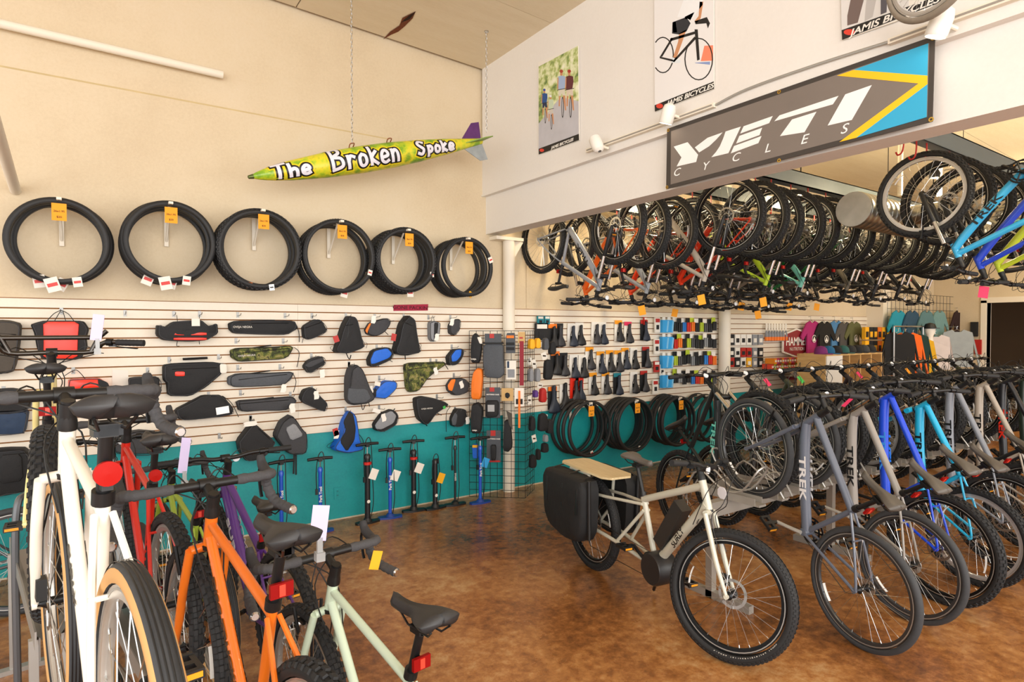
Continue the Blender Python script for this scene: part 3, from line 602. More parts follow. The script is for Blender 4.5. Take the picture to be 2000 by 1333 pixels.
M_ = {'k': FABRIC, 'g': GREYFAB, 'dg': mat('#3d3e42', .8, var=.2, scale=80, bump=.2), 'lg': mat('#8a8d92', .85, var=.15, scale=80, bump=.2), 'r': mat('#e8301a', .35, var=.1, scale=20), 'b': mat('#1466d6', .6, var=.15, scale=60), 'c': camo, 'br': mat('#4b453e', .8, var=.15, scale=60), 'n': mat('#1c3350', .7, var=.2, scale=60),
      'o': mat('#ef7a1a', .6, var=.1, scale=50), 'w': WHITE, 'rd': mat('#b3221c', .5), 'tan': mat('#c9a46b', .7), 'y': mat('#f2b21c', .6), 'lb': mat('#2f9fe0', .5), 'st': STEEL, 'p': PAPER, 'pk': PINK_TAG, 'gr': mat('#3fae49', .6), 'li': mat('#b5c832', .6), 'ot': ORANGE_TAG, 'pu': mat('#5d3a8a', .6), 'ma': mat('#8c1f2e', .7), 'te': mat('#1f7f8d', .8)}
hookmesh = MB().box((0, -.022, -.02), (.022, .003, .05)).tube([(0, -.024, -.03), (0, -.15, -.024), (0, -.165, -.01)], .0028, 6).mesh('slatwall_hook', mat('#8b8b89', .4, .8))
def hook(c, x, y, label):
    p = onY(*PX(c, x, y), WY-.02); obj('slatwall_hook', hookmesh, None, Matrix.Translation((p.x, WY, p.z)), label, 'hook', 'slatwall hooks')
def bag(c, pts, depth, m, name, label, cat='bag', off=.02, panels=(), straps=(), tags=(), hooks=(), text=None, group='bags on the slatwall', zips=(), soft=1):
    o2 = off+depth*.5; P = [WP(c, x, y, o2) for x, y in pts]
    cx = sum(p[0] for p in P)/len(P); zmin = min(p[1] for p in P)
    root = thing(name, label, cat, (cx, WY-off, zmin), group)
    fn = local(wallfn(off), root)
    MB().puff(P, depth, fn, soft=soft).build('body', M_[m], root)
    cxy = Vector((cx, sum(p[1] for p in P)/len(P))); PP = [cxy+(Vector(p)-cxy)*.9 for p in P]
    MB().tube(catm([fn(p.x, p.y, depth*.975) for p in PP+PP[:1]], 3)[:-1], .0028, 5, closed=True).build('piping', mat('#3c3e43' if m in 'kbrn' else '#17181a', .6), root)
    for q in panels:
        pp, pm = q[0], q[1]; lift = q[2] if len(q) > 2 else .012
        MB().puff([WP(c, x, y, off+depth) for x, y in pp], max(.008, depth*.1+lift), fn, base=depth*.98, soft=1).build('panel', M_[pm], root)
    for q in straps:
        pp, r_ = q[0], q[1]; sm = q[2] if len(q) > 2 else 'k'; dd = q[3] if len(q) > 3 else depth*.6
        MB().tube([fn(*WP(c, x, y, off+dd), dd) for x, y in pp] if len(pp) < 3 else catm([fn(*WP(c, x, y, off+dd), dd) for x, y in pp], 4), r_, 6, flat=.35).build('strap', M_[sm], root)
    for q in zips:
        MB().tube([fn(*WP(c, x, y, off+depth), depth*1.02) for x, y in q], .003, 5).build('zip', BLACK, root)
    for (x, y, tcol, tw_, th_) in tags:
        a, b = WP(c, x, y, off+depth); w2, h2 = tw_/2, th_/2; an = random.uniform(-.35, .35); ca, sa = math.cos(an), math.sin(an)
        sh = [(-w2, -h2), (w2*.6, -h2), (w2, -h2*.4), (w2*.8, h2*.5), (w2, h2), (-w2*.6, h2), (-w2, h2*.5), (-w2*.8, 0)] if tcol == 'w' else [(-w2, -h2), (w2, -h2), (w2, h2), (-w2, h2)]
        MB().prism([(a+u*ca-v*sa, b+u*sa+v*ca) for u, v in sh], depth*1.05+.004, depth*1.05+.006, fn).build('hang_tag', M_[tcol], root)
    if text:
        s, x, y, size, col, rot = text; a, b = WP(c, x, y, off+depth)
        p = fn(a, b, depth*1.06+.004); R = Matrix.Rotation(rot, 3, 'Y'); letters(s, size, frame_M(p, R @ Vector((1, 0, 0)), R @ Vector((0, 0, 1)), R @ Vector((0, -1, 0))), M_[col], root)
    for hi_, (hx_, hy_) in enumerate(hooks): hook(c, hx_, hy_, ('chrome slatwall hook above the ' if len(hooks) == 1 else ('wide end' if hi_ == 0 else 'strap end')+' chrome hook above the ') + label[:60].split(' with ')[0].split(' on the')[0].split(' under ')[0].split(' beside ')[0])
    return root
sheep = lambda x, y: (x, y, 'w', .05, .075)
bag('a', [(-120, 190), (40, 185), (118, 205), (112, 300), (92, 425), (70, 482), (-120, 492)], .16, 'br', 'pannier_bag', 'brown grey pannier with flap beside the red roll-top pannier', zips=[((-60, 258), (90, 268))], hooks=((-40, 150),))
bag('a', [(170, 212), (205, 200), (245, 190), (440, 190), (472, 196), (498, 236), (484, 290), (490, 340), (450, 408), (235, 410), (205, 340), (192, 262)], .15, 'k', 'pannier_bag', 'red and black roll-top pannier with carry handles', panels=[([(240, 196), (442, 196), (434, 300), (432, 402), (242, 402), (244, 300)], 'r', .01)],
    straps=[([(262, 192), (300, 152), (340, 132)], .008), ([(340, 132), (380, 152), (412, 192)], .008), ([(305, 190), (335, 140)], .007), ([(350, 135), (366, 190)], .007)], text=('ORTLIEB', 335, 262, .028, 'p', 0), hooks=((342, 122),))
bag('a', [(900, 240), (960, 196), (1040, 190), (1120, 186), (1170, 228), (1210, 205), (1215, 262), (1150, 300), (1060, 308), (960, 304), (902, 298), (868, 270), (872, 212)], .14, 'k', 'handlebar_bag', 'black handlebar roll with two red webbing stripes', panels=[([(968, 256), (1152, 256), (1152, 272), (968, 272)], 'r', -.01), ([(968, 285), (1152, 285), (1152, 299), (968, 299)], 'r', -.01)],
    straps=[([(990, 300), (985, 330), (1000, 332)], .007), ([(1110, 300), (1112, 322)], .007), ([(990, 200), (985, 160)], .006), ([(1110, 195), (1112, 158)], .006)], tags=[(1090, 200, 'p', .06, .06)], hooks=((968, 140), (1112, 140)))
bag('a', [(1272, 205), (1312, 190), (1480, 188), (1640, 190), (1662, 232), (1600, 270), (1450, 268), (1300, 262), (1275, 240)], .06, 'k', 'frame_bag', 'long black frame bag with white lettering, topmost of the long bags', straps=[([(1640, 200), (1665, 250), (1668, 310)], .008), ([(1400, 190), (1530, 188)], .016)], text=('OVEJA NEGRA', 1352, 226, .024, 'p', 0), hooks=((1325, 145), (1588, 150)), zips=[((1400, 206), (1610, 204))])
bag('a', [(1282, 355), (1320, 342), (1480, 338), (1640, 330), (1602, 400), (1460, 412), (1330, 420), (1286, 396)], .06, 'c', 'frame_bag', 'long green camouflage frame bag', straps=[([(1640, 340), (1668, 370), (1655, 450)], .007), ([(1400, 344), (1510, 328)], .016)], text=('OVEJA NEGRA', 1375, 385, .022, 'p', -.05), hooks=((1315, 290), (1578, 292)), zips=[((1340, 372), (1610, 345))])
bag('a', [(1268, 505), (1320, 484), (1480, 482), (1640, 475), (1620, 522), (1570, 550), (1310, 562), (1268, 545)], .06, 'g', 'frame_bag', 'long grey frame bag hung under the camouflage one', straps=[([(1630, 480), (1650, 530), (1635, 590)], .007), ([(1390, 486), (1505, 470)], .014)], tags=[sheep(1580, 568)], hooks=((1325, 440), (1560, 436)), zips=[((1330, 520), (1600, 490))])
bag('a', [(1312, 636), (1480, 624), (1630, 612), (1656, 640), (1600, 688), (1450, 692), (1330, 696)], .06, 'dg', 'frame_bag', 'long dark grey frame bag, lowest of the long bags', tags=[sheep(1628, 675)], hooks=((1340, 580), (1618, 590)), zips=[((1330, 655), (1610, 632))], straps=[([(1410, 634), (1525, 618)], .014)])
bag('a', [(905, 438), (960, 428), (1180, 420), (1255, 432), (1240, 482), (1150, 560), (1060, 612), (932, 610), (926, 540), (906, 520)], .07, 'k', 'frame_bag', 'black triangular frame bag with small red label', panels=[([(975, 474), (1030, 474), (1030, 500), (975, 500)], 'r', -.014), ([(1225, 432), (1262, 432), (1265, 482), (1228, 484)], 'p', -.012)], straps=[([(1020, 405), (1155, 398)], .03)], hooks=((942, 395), (1218, 380)), zips=[((960, 462), (1210, 452))])
bag('a', [(970, 688), (1080, 632), (1130, 606), (1240, 606), (1302, 680), (1290, 716), (1050, 746), (985, 736)], .1, 'k', 'saddle_bag', 'crumpled black bag hung below the triangular frame bag', straps=[([(1240, 610), (1290, 650), (1330, 728)], .008, 'br')], tags=[(1240, 690, 'st', .1, .06)], hooks=((1162, 590),))
bag('a', [(1685, 222), (1750, 182), (1790, 190), (1822, 250), (1722, 298), (1690, 285)], .09, 'k', 'top_tube_bag', 'small black square bag, topmost in the narrow column', straps=[([(1740, 180), (1745, 160)], .006), ([(1690, 290), (1684, 315)], .006)], hooks=((1738, 150),), zips=[((1700, 232), (1790, 200))])
bag('a', [(1688, 448), (1715, 410), (1790, 385), (1812, 430), (1720, 486)], .09, 'k', 'top_tube_bag', 'small black wedge bag with a white hang tag below it', panels=[([(1695, 440), (1730, 415), (1800, 395), (1806, 415), (1720, 455)], 'dg')], tags=[sheep(1795, 485)], hooks=((1735, 375),))
bag('a', [(1670, 622), (1690, 576), (1740, 560), (1780, 610), (1822, 655), (1805, 700), (1690, 650)], .1, 'k', 'top_tube_bag', 'tilted black stem bag with white sheep tag', straps=[([(1740, 560), (1735, 590)], .006)], tags=[sheep(1762, 605)], hooks=((1738, 556),))
bag('a', [(1320, 862), (1390, 772), (1422, 765), (1512, 845), (1532, 872), (1470, 950), (1372, 976), (1330, 920)], .13, 'k', 'backpack', 'black hip pack above the floor pumps', straps=[([(1330, 880), (1400, 800), (1420, 770)], .008)], tags=[(1395, 765, 'w', .12, .04)], hooks=((1398, 725),), zips=[((1440, 790), (1505, 850))])
bag('a', [(1525, 832), (1562, 750), (1622, 712), (1680, 790), (1706, 820), (1702, 930), (1610, 935), (1560, 880)], .13, 'dg', 'handlebar_harness', 'grey handlebar harness with long hanging straps', panels=[([(1590, 790), (1640, 760), (1690, 830), (1620, 860)], 'lg')], straps=[([(1640, 930), (1636, 1045)], .008), ([(1650, 930), (1650, 1050)], .008), ([(1560, 860), (1620, 800), (1680, 800)], .008)], tags=[sheep(1628, 680)])
bag('a', [(-100, 580), (60, 568), (110, 575), (188, 610), (160, 690), (-100, 700)], .14, 'k', 'pannier_bag', 'black top-flap pannier above the navy one', hooks=((20, 560),))
bag('a', [(-100, 700), (60, 698), (162, 690), (146, 800), (130, 818), (-100, 826)], .14, 'n', 'pannier_bag', 'navy blue pannier half covered by the fat-tyre bicycle')
bag('a', [(-100, 915), (40, 902), (150, 902), (186, 1000), (172, 1130), (40, 1160), (-100, 1175)], .15, 'k', 'pannier_bag', 'large black pannier low on the wall over the teal paint', panels=[([(0, 940), (120, 930), (130, 1080), (0, 1100)], 'k')], zips=[((110, 930), (172, 925))])
bag('a', [(380, 516), (550, 510), (604, 545), (612, 562), (500, 575), (380, 572)], .14, 'r', 'pannier_bag', 'second red roll-top bag hidden behind the fat-tyre bicycle', panels=[([(545, 512), (600, 535), (612, 560), (550, 566)], 'k', .0)], straps=[([(360, 498), (410, 468), (440, 475), (500, 545)], .008)], hooks=((408, 455),))
bag('a', [(715, 512), (760, 505), (888, 502), (890, 590), (720, 592)], .12, 'k', 'pannier_bag', 'black box bag behind the white bicycle handlebar', hooks=((822, 455),))
bag('a', [(620, 840), (760, 800), (880, 810), (900, 930), (640, 930)], .12, 'dg', 'pannier_bag', 'grey bag with orange tab behind the red bicycle', panels=[([(680, 850), (700, 850), (690, 895), (672, 895)], 'o', 0)])
# ---- column of packs and pouches
bag('b', [(362, 112), (400, 120), (420, 180), (436, 250), (452, 300), (365, 336), (280, 330), (302, 260), (332, 165)], .14, 'k', 'seat_pack', 'tall black seat pack hung left of the orange-edged pouch', straps=[([(350, 330), (370, 370), (380, 345)], .01), ([(290, 285), (258, 300), (275, 325)], .004), ([(440, 270), (475, 275), (470, 305)], .004)], tags=[(290, 250, 'rd', .05, .06)], hooks=((350, 100),), zips=[((345, 170), (390, 165)), ((370, 120), (360, 250))])
bag('b', [(464, 195), (490, 152), (590, 124), (612, 152), (578, 205), (520, 236), (474, 222)], .08, 'dg', 'top_tube_bag', 'charcoal pouch with an orange edge', panels=[([(464, 200), (488, 158), (500, 156), (478, 205), (476, 218)], 'o', .0)], straps=[([(600, 150), (634, 142)], .009), ([(575, 200), (600, 225)], .008)], tags=[sheep(512, 135)], hooks=((520, 105),))
bag('b', [(712, 108), (745, 130), (756, 200), (770, 280), (782, 332), (700, 350), (630, 336), (650, 262), (672, 160)], .14, 'k', 'seat_pack', 'tall black seat pack with straps crossing under the maroon sign', straps=[([(690, 130), (660, 240), (690, 180)], .007), ([(700, 345), (702, 372)], .01), ([(770, 270), (796, 285), (785, 315)], .004), ([(640, 300), (690, 200)], .006)], tags=[(630, 240, 'rd', .05, .07)], hooks=((692, 105),), zips=[((695, 150), (740, 170))])
bag('b', [(840, 152), (866, 142), (896, 150), (902, 168), (890, 252), (862, 268), (842, 250)], .07, 'lg', 'top_tube_bag', 'narrow light grey pouch with loop handle', straps=[([(854, 150), (864, 112), (874, 150)], .004)], tags=[sheep(886, 240)], hooks=((838, 110),), panels=[([(872, 152), (898, 155), (888, 240), (870, 250)], 'k', .0)])
bag('b', [(960, 170), (985, 132), (1022, 136), (1016, 196), (985, 230), (962, 216)], .07, 'dg', 'top_tube_bag', 'small grey oval pouch beside the grid panel top', tags=[sheep(976, 150)], straps=[([(985, 228), (1005, 222)], .008)], hooks=((968, 110),))
bag('b', [(478, 372), (508, 312), (600, 297), (628, 332), (612, 372), (512, 416), (484, 408)], .09, 'k', 'top_tube_bag', 'bright blue zipped pouch, upper of the two blue pouches', panels=[([(497, 372), (518, 322), (594, 304), (622, 335), (606, 362), (520, 396), (500, 398)], 'b', .0)], straps=[([(520, 395), (545, 415), (540, 395)], .007), ([(600, 370), (625, 385)], .008)], hooks=((532, 285),))
bag('b', [(948, 355), (985, 310), (1036, 306), (1040, 335), (1028, 365), (1000, 402), (955, 406)], .08, 'k', 'top_tube_bag', 'small blue pouch next to the grid panel', panels=[([(974, 350), (1000, 316), (1034, 312), (1030, 350), (1005, 380), (978, 385)], 'b', .0)], straps=[([(1035, 320), (1060, 322)], .009), ([(985, 395), (1025, 385)], .006)], hooks=((976, 285),))
bag('b', [(695, 402), (732, 390), (830, 388), (925, 384), (942, 396), (890, 432), (830, 482), (772, 560), (722, 566), (706, 540)], .07, 'c', 'frame_bag', 'triangular green camouflage frame bag', straps=[([(900, 385), (930, 395), (955, 430)], .009), ([(815, 490), (850, 485)], .012), ([(700, 400), (690, 430)], .01), ([(705, 410), (720, 560)], .012)], tags=[sheep(880, 440)], hooks=((850, 368), (885, 372)), zips=[((720, 432), (880, 410))])
bag('b', [(354, 485), (370, 425), (406, 398), (440, 432), (482, 540), (512, 600), (470, 632), (380, 642), (354, 612)], .15, 'dg', 'seat_pack', 'large two-tone seat pack, black above and grey below', panels=[([(365, 540), (400, 545), (470, 545), (500, 600), (465, 626), (382, 632), (358, 605)], 'g', .0)], straps=[([(440, 630), (450, 670), (465, 640)], .008), ([(480, 600), (490, 650)], .008), ([(400, 410), (430, 500), (440, 540)], .006)], hooks=((368, 390),), zips=[((392, 430), (380, 530))])
bag('b', [(488, 592), (512, 560), (545, 520), (582, 495), (644, 500), (645, 540), (582, 602), (520, 598)], .09, 'b', 'top_tube_bag', 'bright blue zipped pouch beside the two-tone seat pack', panels=[([(485, 590), (500, 560), (530, 540), (528, 596)], 'k', .0)], straps=[([(560, 598), (585, 605)], .008), ([(630, 495), (640, 520)], .008)], tags=[sheep(495, 552), (535, 515, 'p', .06, .04)], hooks=((547, 470),))
bag('b', [(950, 525), (975, 485), (1040, 480), (1076, 515), (1062, 565), (990, 586), (955, 556)], .09, 'dg', 'top_tube_bag', 'brown pouch with an orange side', panels=[([(952, 525), (974, 490), (1000, 488), (978, 560), (958, 552)], 'o', 0)], tags=[sheep(1032, 520)], hooks=((988, 455),))
bag('b', [(755, 600), (800, 588), (870, 600), (935, 622), (952, 642), (880, 690), (822, 762), (772, 722), (757, 650)], .09, 'k', 'frame_bag', 'black wedge frame bag with white lettering over the teal', straps=[([(940, 640), (968, 650), (945, 690), (944, 800)], .006), ([(815, 740), (830, 765)], .012), ([(890, 690), (915, 700)], .012)], text=('OVEJA NEGRA', 828, 662, .02, 'p', 0), hooks=((888, 580),), tags=[(930, 655, 'gr', .03, .03)])
bag('b', [(512, 756), (560, 690), (622, 664), (656, 700), (642, 755), (562, 800), (520, 790)], .09, 'k', 'top_tube_bag', 'light grey pouch with black edge low on the slatwall', panels=[([(522, 760), (566, 700), (620, 675), (648, 704), (632, 748), (560, 786), (528, 782)], 'lg', 0)], straps=[([(620, 690), (640, 662)], .01), ([(560, 795), (580, 798)], .008)], tags=[sheep(572, 715), (530, 675, 'w', .09, .04)], hooks=((546, 645),))
bag('b', [(972, 722), (1000, 662), (1050, 664), (1062, 720), (1030, 766), (980, 768)], .09, 'k', 'top_tube_bag', 'black pouch with grey side beneath the orange pouch', panels=[([(975, 725), (995, 685), (1010, 700), (1000, 760), (980, 760)], 'g', 0)], tags=[sheep(1068, 732)], hooks=((995, 655),))
bag('b', [(370, 674), (396, 692), (410, 760), (424, 850), (446, 905), (352, 926), (264, 905), (310, 822), (332, 735)], .14, 'b', 'seat_pack', 'bright blue and black seat pack over the teal paint', panels=[([(370, 676), (394, 700), (408, 780), (400, 850), (355, 918), (315, 860), (350, 790), (335, 740)], 'k', 0)], straps=[([(415, 800), (452, 850), (445, 890)], .007), ([(280, 855), (240, 880), (250, 895), (285, 880)], .004)], tags=[(288, 800, 'rd', .05, .07), sheep(292, 815)], hooks=((348, 655),))
# stray empty hooks
for c, x, y, l in (('a', 697, 135, 'empty chrome slatwall hook right of the red pannier'), ('a', 1395, 720, 'empty chrome hook above the black hip pack'), ('a', 1222, 820, 'empty chrome hook low on the slatwall left of the hip pack'), ('a', 1945, 420, 'empty chrome hook above the two-tone seat pack')): hook(c, x, y, l)
# maroon card sign
def wall_card(name, label, cat, c, pts, m, off=.021, th=.004, group=None):
    P = [WP(c, x, y, off) for x, y in pts]; cx = sum(p[0] for p in P)/len(P); zz = min(p[1] for p in P)
    root = thing(name, label, cat, (cx, WY-off, zz), group); MB().prism(P, 0, th, local(wallfn(off), root)).build('card', m, root); return root
sg = wall_card('wall_sign', 'maroon hand-lettered card sign above the pouches', 'sign', 'b', [(633, 48), (837, 44), (834, 82), (631, 84)], mat('#a01338', .7))
a, b_ = WP('b', 735, 66, .026); letters('GONE PACKIN\'', .05, frame_M(Vector((a, WY-.0275, b_))-sg.location, (1, 0, 0), (0, 0, 1), (0, -1, 0)), mat('#3a0712', .8), sg, sx=1.15)
wc = wall_card('card_pack', 'tall white packaging card with brush lettering behind the handlebar', 'package', 'a', [(625, 462), (715, 468), (715, 560), (625, 556)], PAPER)
# outlet on teal wall
sk = wall_card('wall_outlet', 'teal painted double socket outlet on the wall', 'outlet', 'e', [(470, 890), (545, 878), (545, 995), (475, 1008)], teal, .004, .008)
for zz in (0, 1):
    a, b_ = WP('e', 508, 922+zz*42, .012); MB().box(Vector((a, WY-.0135, b_))-sk.location, (.022, .003, .03)).box(Vector((a-.005, WY-.0155, b_))-sk.location, (.003, .002, .01), 1).box(Vector((a+.005, WY-.0155, b_))-sk.location, (.003, .002, .01), 1).build('socket', [teal, BLACK], sk)
# ---------------------------------------------------------------- tyres on brackets
def tyre_stack(px, py, n, r, kinds, tags_, where, off0=.34, sp=.055, arm=True, rnd=.02, cardc='ot', zoff=0, wide=.055):
    c = onY(px, py, WY-off0)
    if arm:
        br = thing('wall_bracket', 'white shelf bracket holding the '+where, 'bracket', (c.x, WY-.02, c.z+r-.34), 'tyre brackets')
        MB().box((0, -.19, .31-wide*.0), (.03, .4, .018)).build('arm', wp, br); MB().box((0, -.006, .17), (.03, .008, .3)).build('back_plate', wp, br); MB().tube([(0, -.012, .06), (0, -.26, .3)], .009, 6).build('brace', wp, br)
    me = cached(('tyre', kinds, r, wide), lambda: tyre_mesh(kinds, r, wide)); me.materials[0] = WTYRE
    for i in range(n):
        y = WY-.06-wide*.55-(off0-.06-wide*.55)*(i/(max(1, n-1)))
        M = Matrix.Translation((c.x+random.uniform(-rnd, rnd), y, c.z+random.uniform(-rnd, 0)*.6+zoff)) @ Matrix.Rotation(random.uniform(-.03, .03), 4, 'Z') @ Matrix.Rotation(random.uniform(0, 6), 4, 'Y')
        t_ = thing('spare_tyre', ORD[i]+' black tyre from the wall in the '+where, 'tyre', M=M, group='tyres in the '+where)
        obj('tread', me, t_)
        if i >= n-2 and tags_:
            for q, (ang, col, s) in enumerate(tags_[(i-n+2)::2]):
                R = M.to_3x3().inverted(); v = R @ Vector((math.cos(ang)*(r-.03), -wide*.52, math.sin(ang)*(r-.03)))
                Mt = Matrix.Translation(v) @ R.to_4x4() @ Matrix.Rotation(random.uniform(-.5, .5), 4, 'Y')
                MB().box((0, 0, -s*.4), (s*.8, .003, s)).box((0, -.002, -s*.4), (s*.6, .002, s*.25), 1).build('paper_tag', [M_[col], RED if col == 'p' else BLACK], t_, M=Mt)
    if arm:
        p = Vector((c.x, WY-.405, c.z+r-.05)); og = thing('price_card', 'orange price card on the '+where, 'price card', p, 'orange price cards')
        MB().box((.0, 0, -.075), (.085, .003, .12)).tube([(0, 0, -.015), (0, .005, .02)], .002, 5, 1).build('card', [ORANGE_TAG, BLACK], og)
        for q, (s, z) in enumerate((('26x1.95', -.07), ('$20', -.11))): letters(s, .02, frame_M((0, -.003, z), (1, 0, 0), (0, 0, 1), (0, -1, 0)), INK, og, name='lettering')
L6 = [(117, 468, 4, 'slick', 'tyre stack above the red pannier'), (333, 472, 5, 'slick', 'second tyre stack from the white corner pole side end'), (512, 485, 5, 'knob', 'chunky knobby tyre stack'), (664, 500, 4, 'semi', 'tyre stack below the hanging bomb nose'), (794, 508, 5, 'knob', 'tyre stack above the maroon sign'), (910, 520, 4, 'semi', 'tyre stack beside the white corner pole')]
L6[1] = (333, 472, 5, 'slick', 'white-tagged tyre stack')
L6[0] = (117, 468, 4, 'slick', 'red-tagged tyre stack above the red pannier')
for q, (x, y, n, kd, wh) in enumerate(L6):
    tg = [(-2.0, 'p', .09), (-1.75, 'p', .1), (-1.45, 'p', .085), (-1.2, 'p', .07)] if q < 2 else [(-1.9, 'o', .05), (-1.3, 'st', .05)] if q == 2 else [(-1.4, 'p', .08), (-.4, 'p', .05)] if q < 5 else [(-1.2, 'y', .06), (.4, 'p', .06)]
    tyre_stack(x, y, n, (.308, .317, .335, .33, .308, .302)[q], kd, tg, wh, wide=.055 if kd == 'knob' else .05)
for q, (x, y, n, wh) in enumerate(((1150, 838, 4, 'low tyre stack by the grid panel'), (1240, 830, 6, 'low tyre stack under the saddles'), (1325, 822, 5, 'low tyre stack behind the cargo bicycle saddle'), (1392, 818, 3, 'low tyre stack beside the black bicycle'))):
    tyre_stack(x, y, n, .335, 'slick', [(-1.2, 'p', .05), (1.6, 'w', .06)], wh, wide=.045, off0=.36)
# ---------------------------------------------------------------- floor pumps
blueP = mat('#1550c4', .35, coat=.3)
def pump(px, py, h, label, kind, col, tagc=None):
    p = onZ(px, py); root = thing('floor_pump', label, 'pump', (p.x, p.y, 0), 'floor pumps along the teal wall'); root.rotation_euler = (0, 0, random.uniform(-.3, .3))
    cm = {'blue': blueP, 'black': mat('#1a1b1e', .35)}[col]; R = .017 if col == 'blue' else .026
    if kind == 'slim': R = .012
    hb = h*.82 if kind != 'can' else h*.92
    MB().prism([(.11, -.03), (.12, .0), (.11, .03), (.03, .045), (-.03, .045), (-.11, .03), (-.12, 0), (-.11, -.03), (-.03, -.05), (.03, -.05)], 0, .018, lambda a, b, w_: (a, b, w_)).lathe([(.045, .018), (.036, .035), (R+.004, .05)], 16).build('base', BLACK if col == 'black' else mat('#1c3f8f', .4), root)
    MB().lathe([(R, .03), (R, hb), (R+.005, hb), (R+.005, hb+.03), (R*.7, hb+.045)], 16).build('barrel', cm, root)
    if kind != 'can':
        MB().tube([(0, 0, hb), (0, 0, h-.015)], .006, 8).build('rod', STEEL, root)
        MB().tube([(-.11, 0, h), (-.04, 0, h+.004), (.04, 0, h+.004), (.11, 0, h)], [.013, .015, .015, .013], 10).box((0, 0, h-.005), (.035, .035, .035)).build('handle', BLACK, root)
    else: MB().tube([(-.02, -.02, hb), (-.02, -.02, h), (.02, -.02, h+.01), (.03, -.02, hb)], .008, 6).build('handle', BLACK, root)
    MB().tube(catm([(.02, -.02, .04), (R+.02, -.03, .2), (R+.016, -.02, h*.6), (.03, -.01, h+.03), (-.01, 0, h+.04), (-.035, -.005, h*.85), (-.035, -.01, h*.6)], 5), .0045, 6).box((-.036, -.012, h*.56), (.02, .02, .05)).build('hose', BLACK, root)
    if kind == 'ring': MB().lathe([(R+.004, h*.74), (R+.012, h*.745), (R+.012, h*.775), (R+.004, h*.78)], 16, closed=True).build('gauge_ring', RED, root)
    if tagc: MB().box((.05, -R-.004, h*.62), (.075, .002, .1), 0, Matrix.Rotation(.4, 3, 'Y')).build('hang_tag', M_[tagc], root)
    if col == 'blue': letters('Park Tool', .035, frame_M((0, -R-.002, h*.52), (0, 0, 1), (-1, 0, 0), (0, -1, 0)), WHITE, root, bold=.0008)
    elif kind == 'slim': letters('SERFAS', .026, frame_M((0, -R-.002, h*.42), (0, 0, 1), (-1, 0, 0), (0, -1, 0)), WHITE, root)
    else: MB().lathe([(0, 0), (.016, 0), (.016, .001)], 16, 0, Matrix.Translation((0, -R-.001, h*.28)) @ Matrix.Rotation(PI/2, 4, 'X')).build('round_badge', PAPER, root)
pump(550, 1050, .66, 'blue floor pump leaning behind the purple bicycle handlebar', 'tee', 'blue')
pump(626, 1040, .66, 'blue floor pump left of the wall outlet', 'tee', 'blue')
pump(718, 1022, .74, 'black floor pump with red collar and white card tag', 'ring', 'black', 'w')
pump(762, 1012, .66, 'blue floor pump with white tag between two black pumps', 'tee', 'blue', 'w')
pump(808, 999, .70, 'black floor pump with red gauge collar under the wedge frame bag', 'ring', 'black', 'p')
pump(850, 994, .50, 'short thick black pump cylinder with yellow and white tag', 'can', 'black', 'y')
pump(889, 987, .70, 'slim black floor pump with white lettering', 'slim', 'black')
pump(938, 983, .68, 'blue floor pump with blue card in front of the grid panel', 'tee', 'blue', 'lb')
# ---------------------------------------------------------------- black wire grid panel and its goods
G0, G1, G2 = onZ(917, 974), onZ(1026, 977), onZ(1043, 960)
G0.y = min(G0.y, WY-.06); G2.y = min(G2.y, WY-.05)
GT = 1.80
gp = thing('grid_panel', 'black wire grid display panel standing against the teal wall', 'display panel', G0)
def grid(A, B, nx, name):
    b = MB(); d = B-A
    for i in range(nx+1):
        q = A+d*(i/nx); b.tube([(q.x, q.y, .02), (q.x, q.y, GT)], .003, 5)
    for j in range(24):
        z = .02+(GT-.02)*j/23; b.tube([(A.x, A.y, z), (B.x, B.y, z)], .003, 5)
    b.v = [tuple(Vector(v)-G0) for v in b.v]; return b.build(name, BLACK, gp)
grid(G0, G1, 8, 'front_grid'); grid(G1, G2, 5, 'side_grid')
gd = (G1-G0).normalized(); gn = Vector((gd.y, -gd.x, 0)); gn = gn if gn.y < 0 else -gn
def on_grid(x, y, off): # picture point in crop m/c -> (s along the panel, z)
    d = ray(x, y); A = G0+gn*off; t = (A-_C).dot(gn)/d.dot(gn); p = _C+d*t; return ((p-G0).dot(gd), p.z)
def griditem(name, label, cat, c, pts, depth, m, off=.02, extra=(), soft=0, text=None):
    P = [on_grid(*PX(c, x, y), off+depth*.5) for x, y in pts]; s0 = sum(p[0] for p in P)/len(P); zz = min(p[1] for p in P)
    root = thing(name, label, cat, G0+gd*s0+gn*off+Vector((0, 0, zz-G0.z)), 'goods on the grid panel')
    fn = local(lambda a, b, w_: Vector((G0.x, G0.y, 0))+gd*a+gn*(off+w_)+Vector((0, 0, b)), root)
    MB().puff(P, depth, fn, soft=soft).build('body', M_[m], root) if soft else MB().prism(P, 0, depth, fn).build('card', M_[m], root)
    for q in extra:
        Q = [on_grid(*PX(c, x, y), off+depth) for x, y in q[0]]
        (MB().puff(Q, q[2], fn, base=depth*.9, soft=1) if len(q) > 3 else MB().prism(Q, depth*.9, depth+q[2], fn)).build(q[4] if len(q) > 4 else 'panel', M_[q[1]], root)
    if text:
        s, x, y, size, col = text; a, b = on_grid(*PX(c, x, y), off+depth); letters(s, size, frame_M(fn(a, b, depth+.004), gd, (0, 0, 1), gn), M_[col], root, bold=.0006)
    return root
R4 = lambda x0, y0, x1, y1: [(x0, y0), (x1, y0), (x1, y1), (x0, y1)]
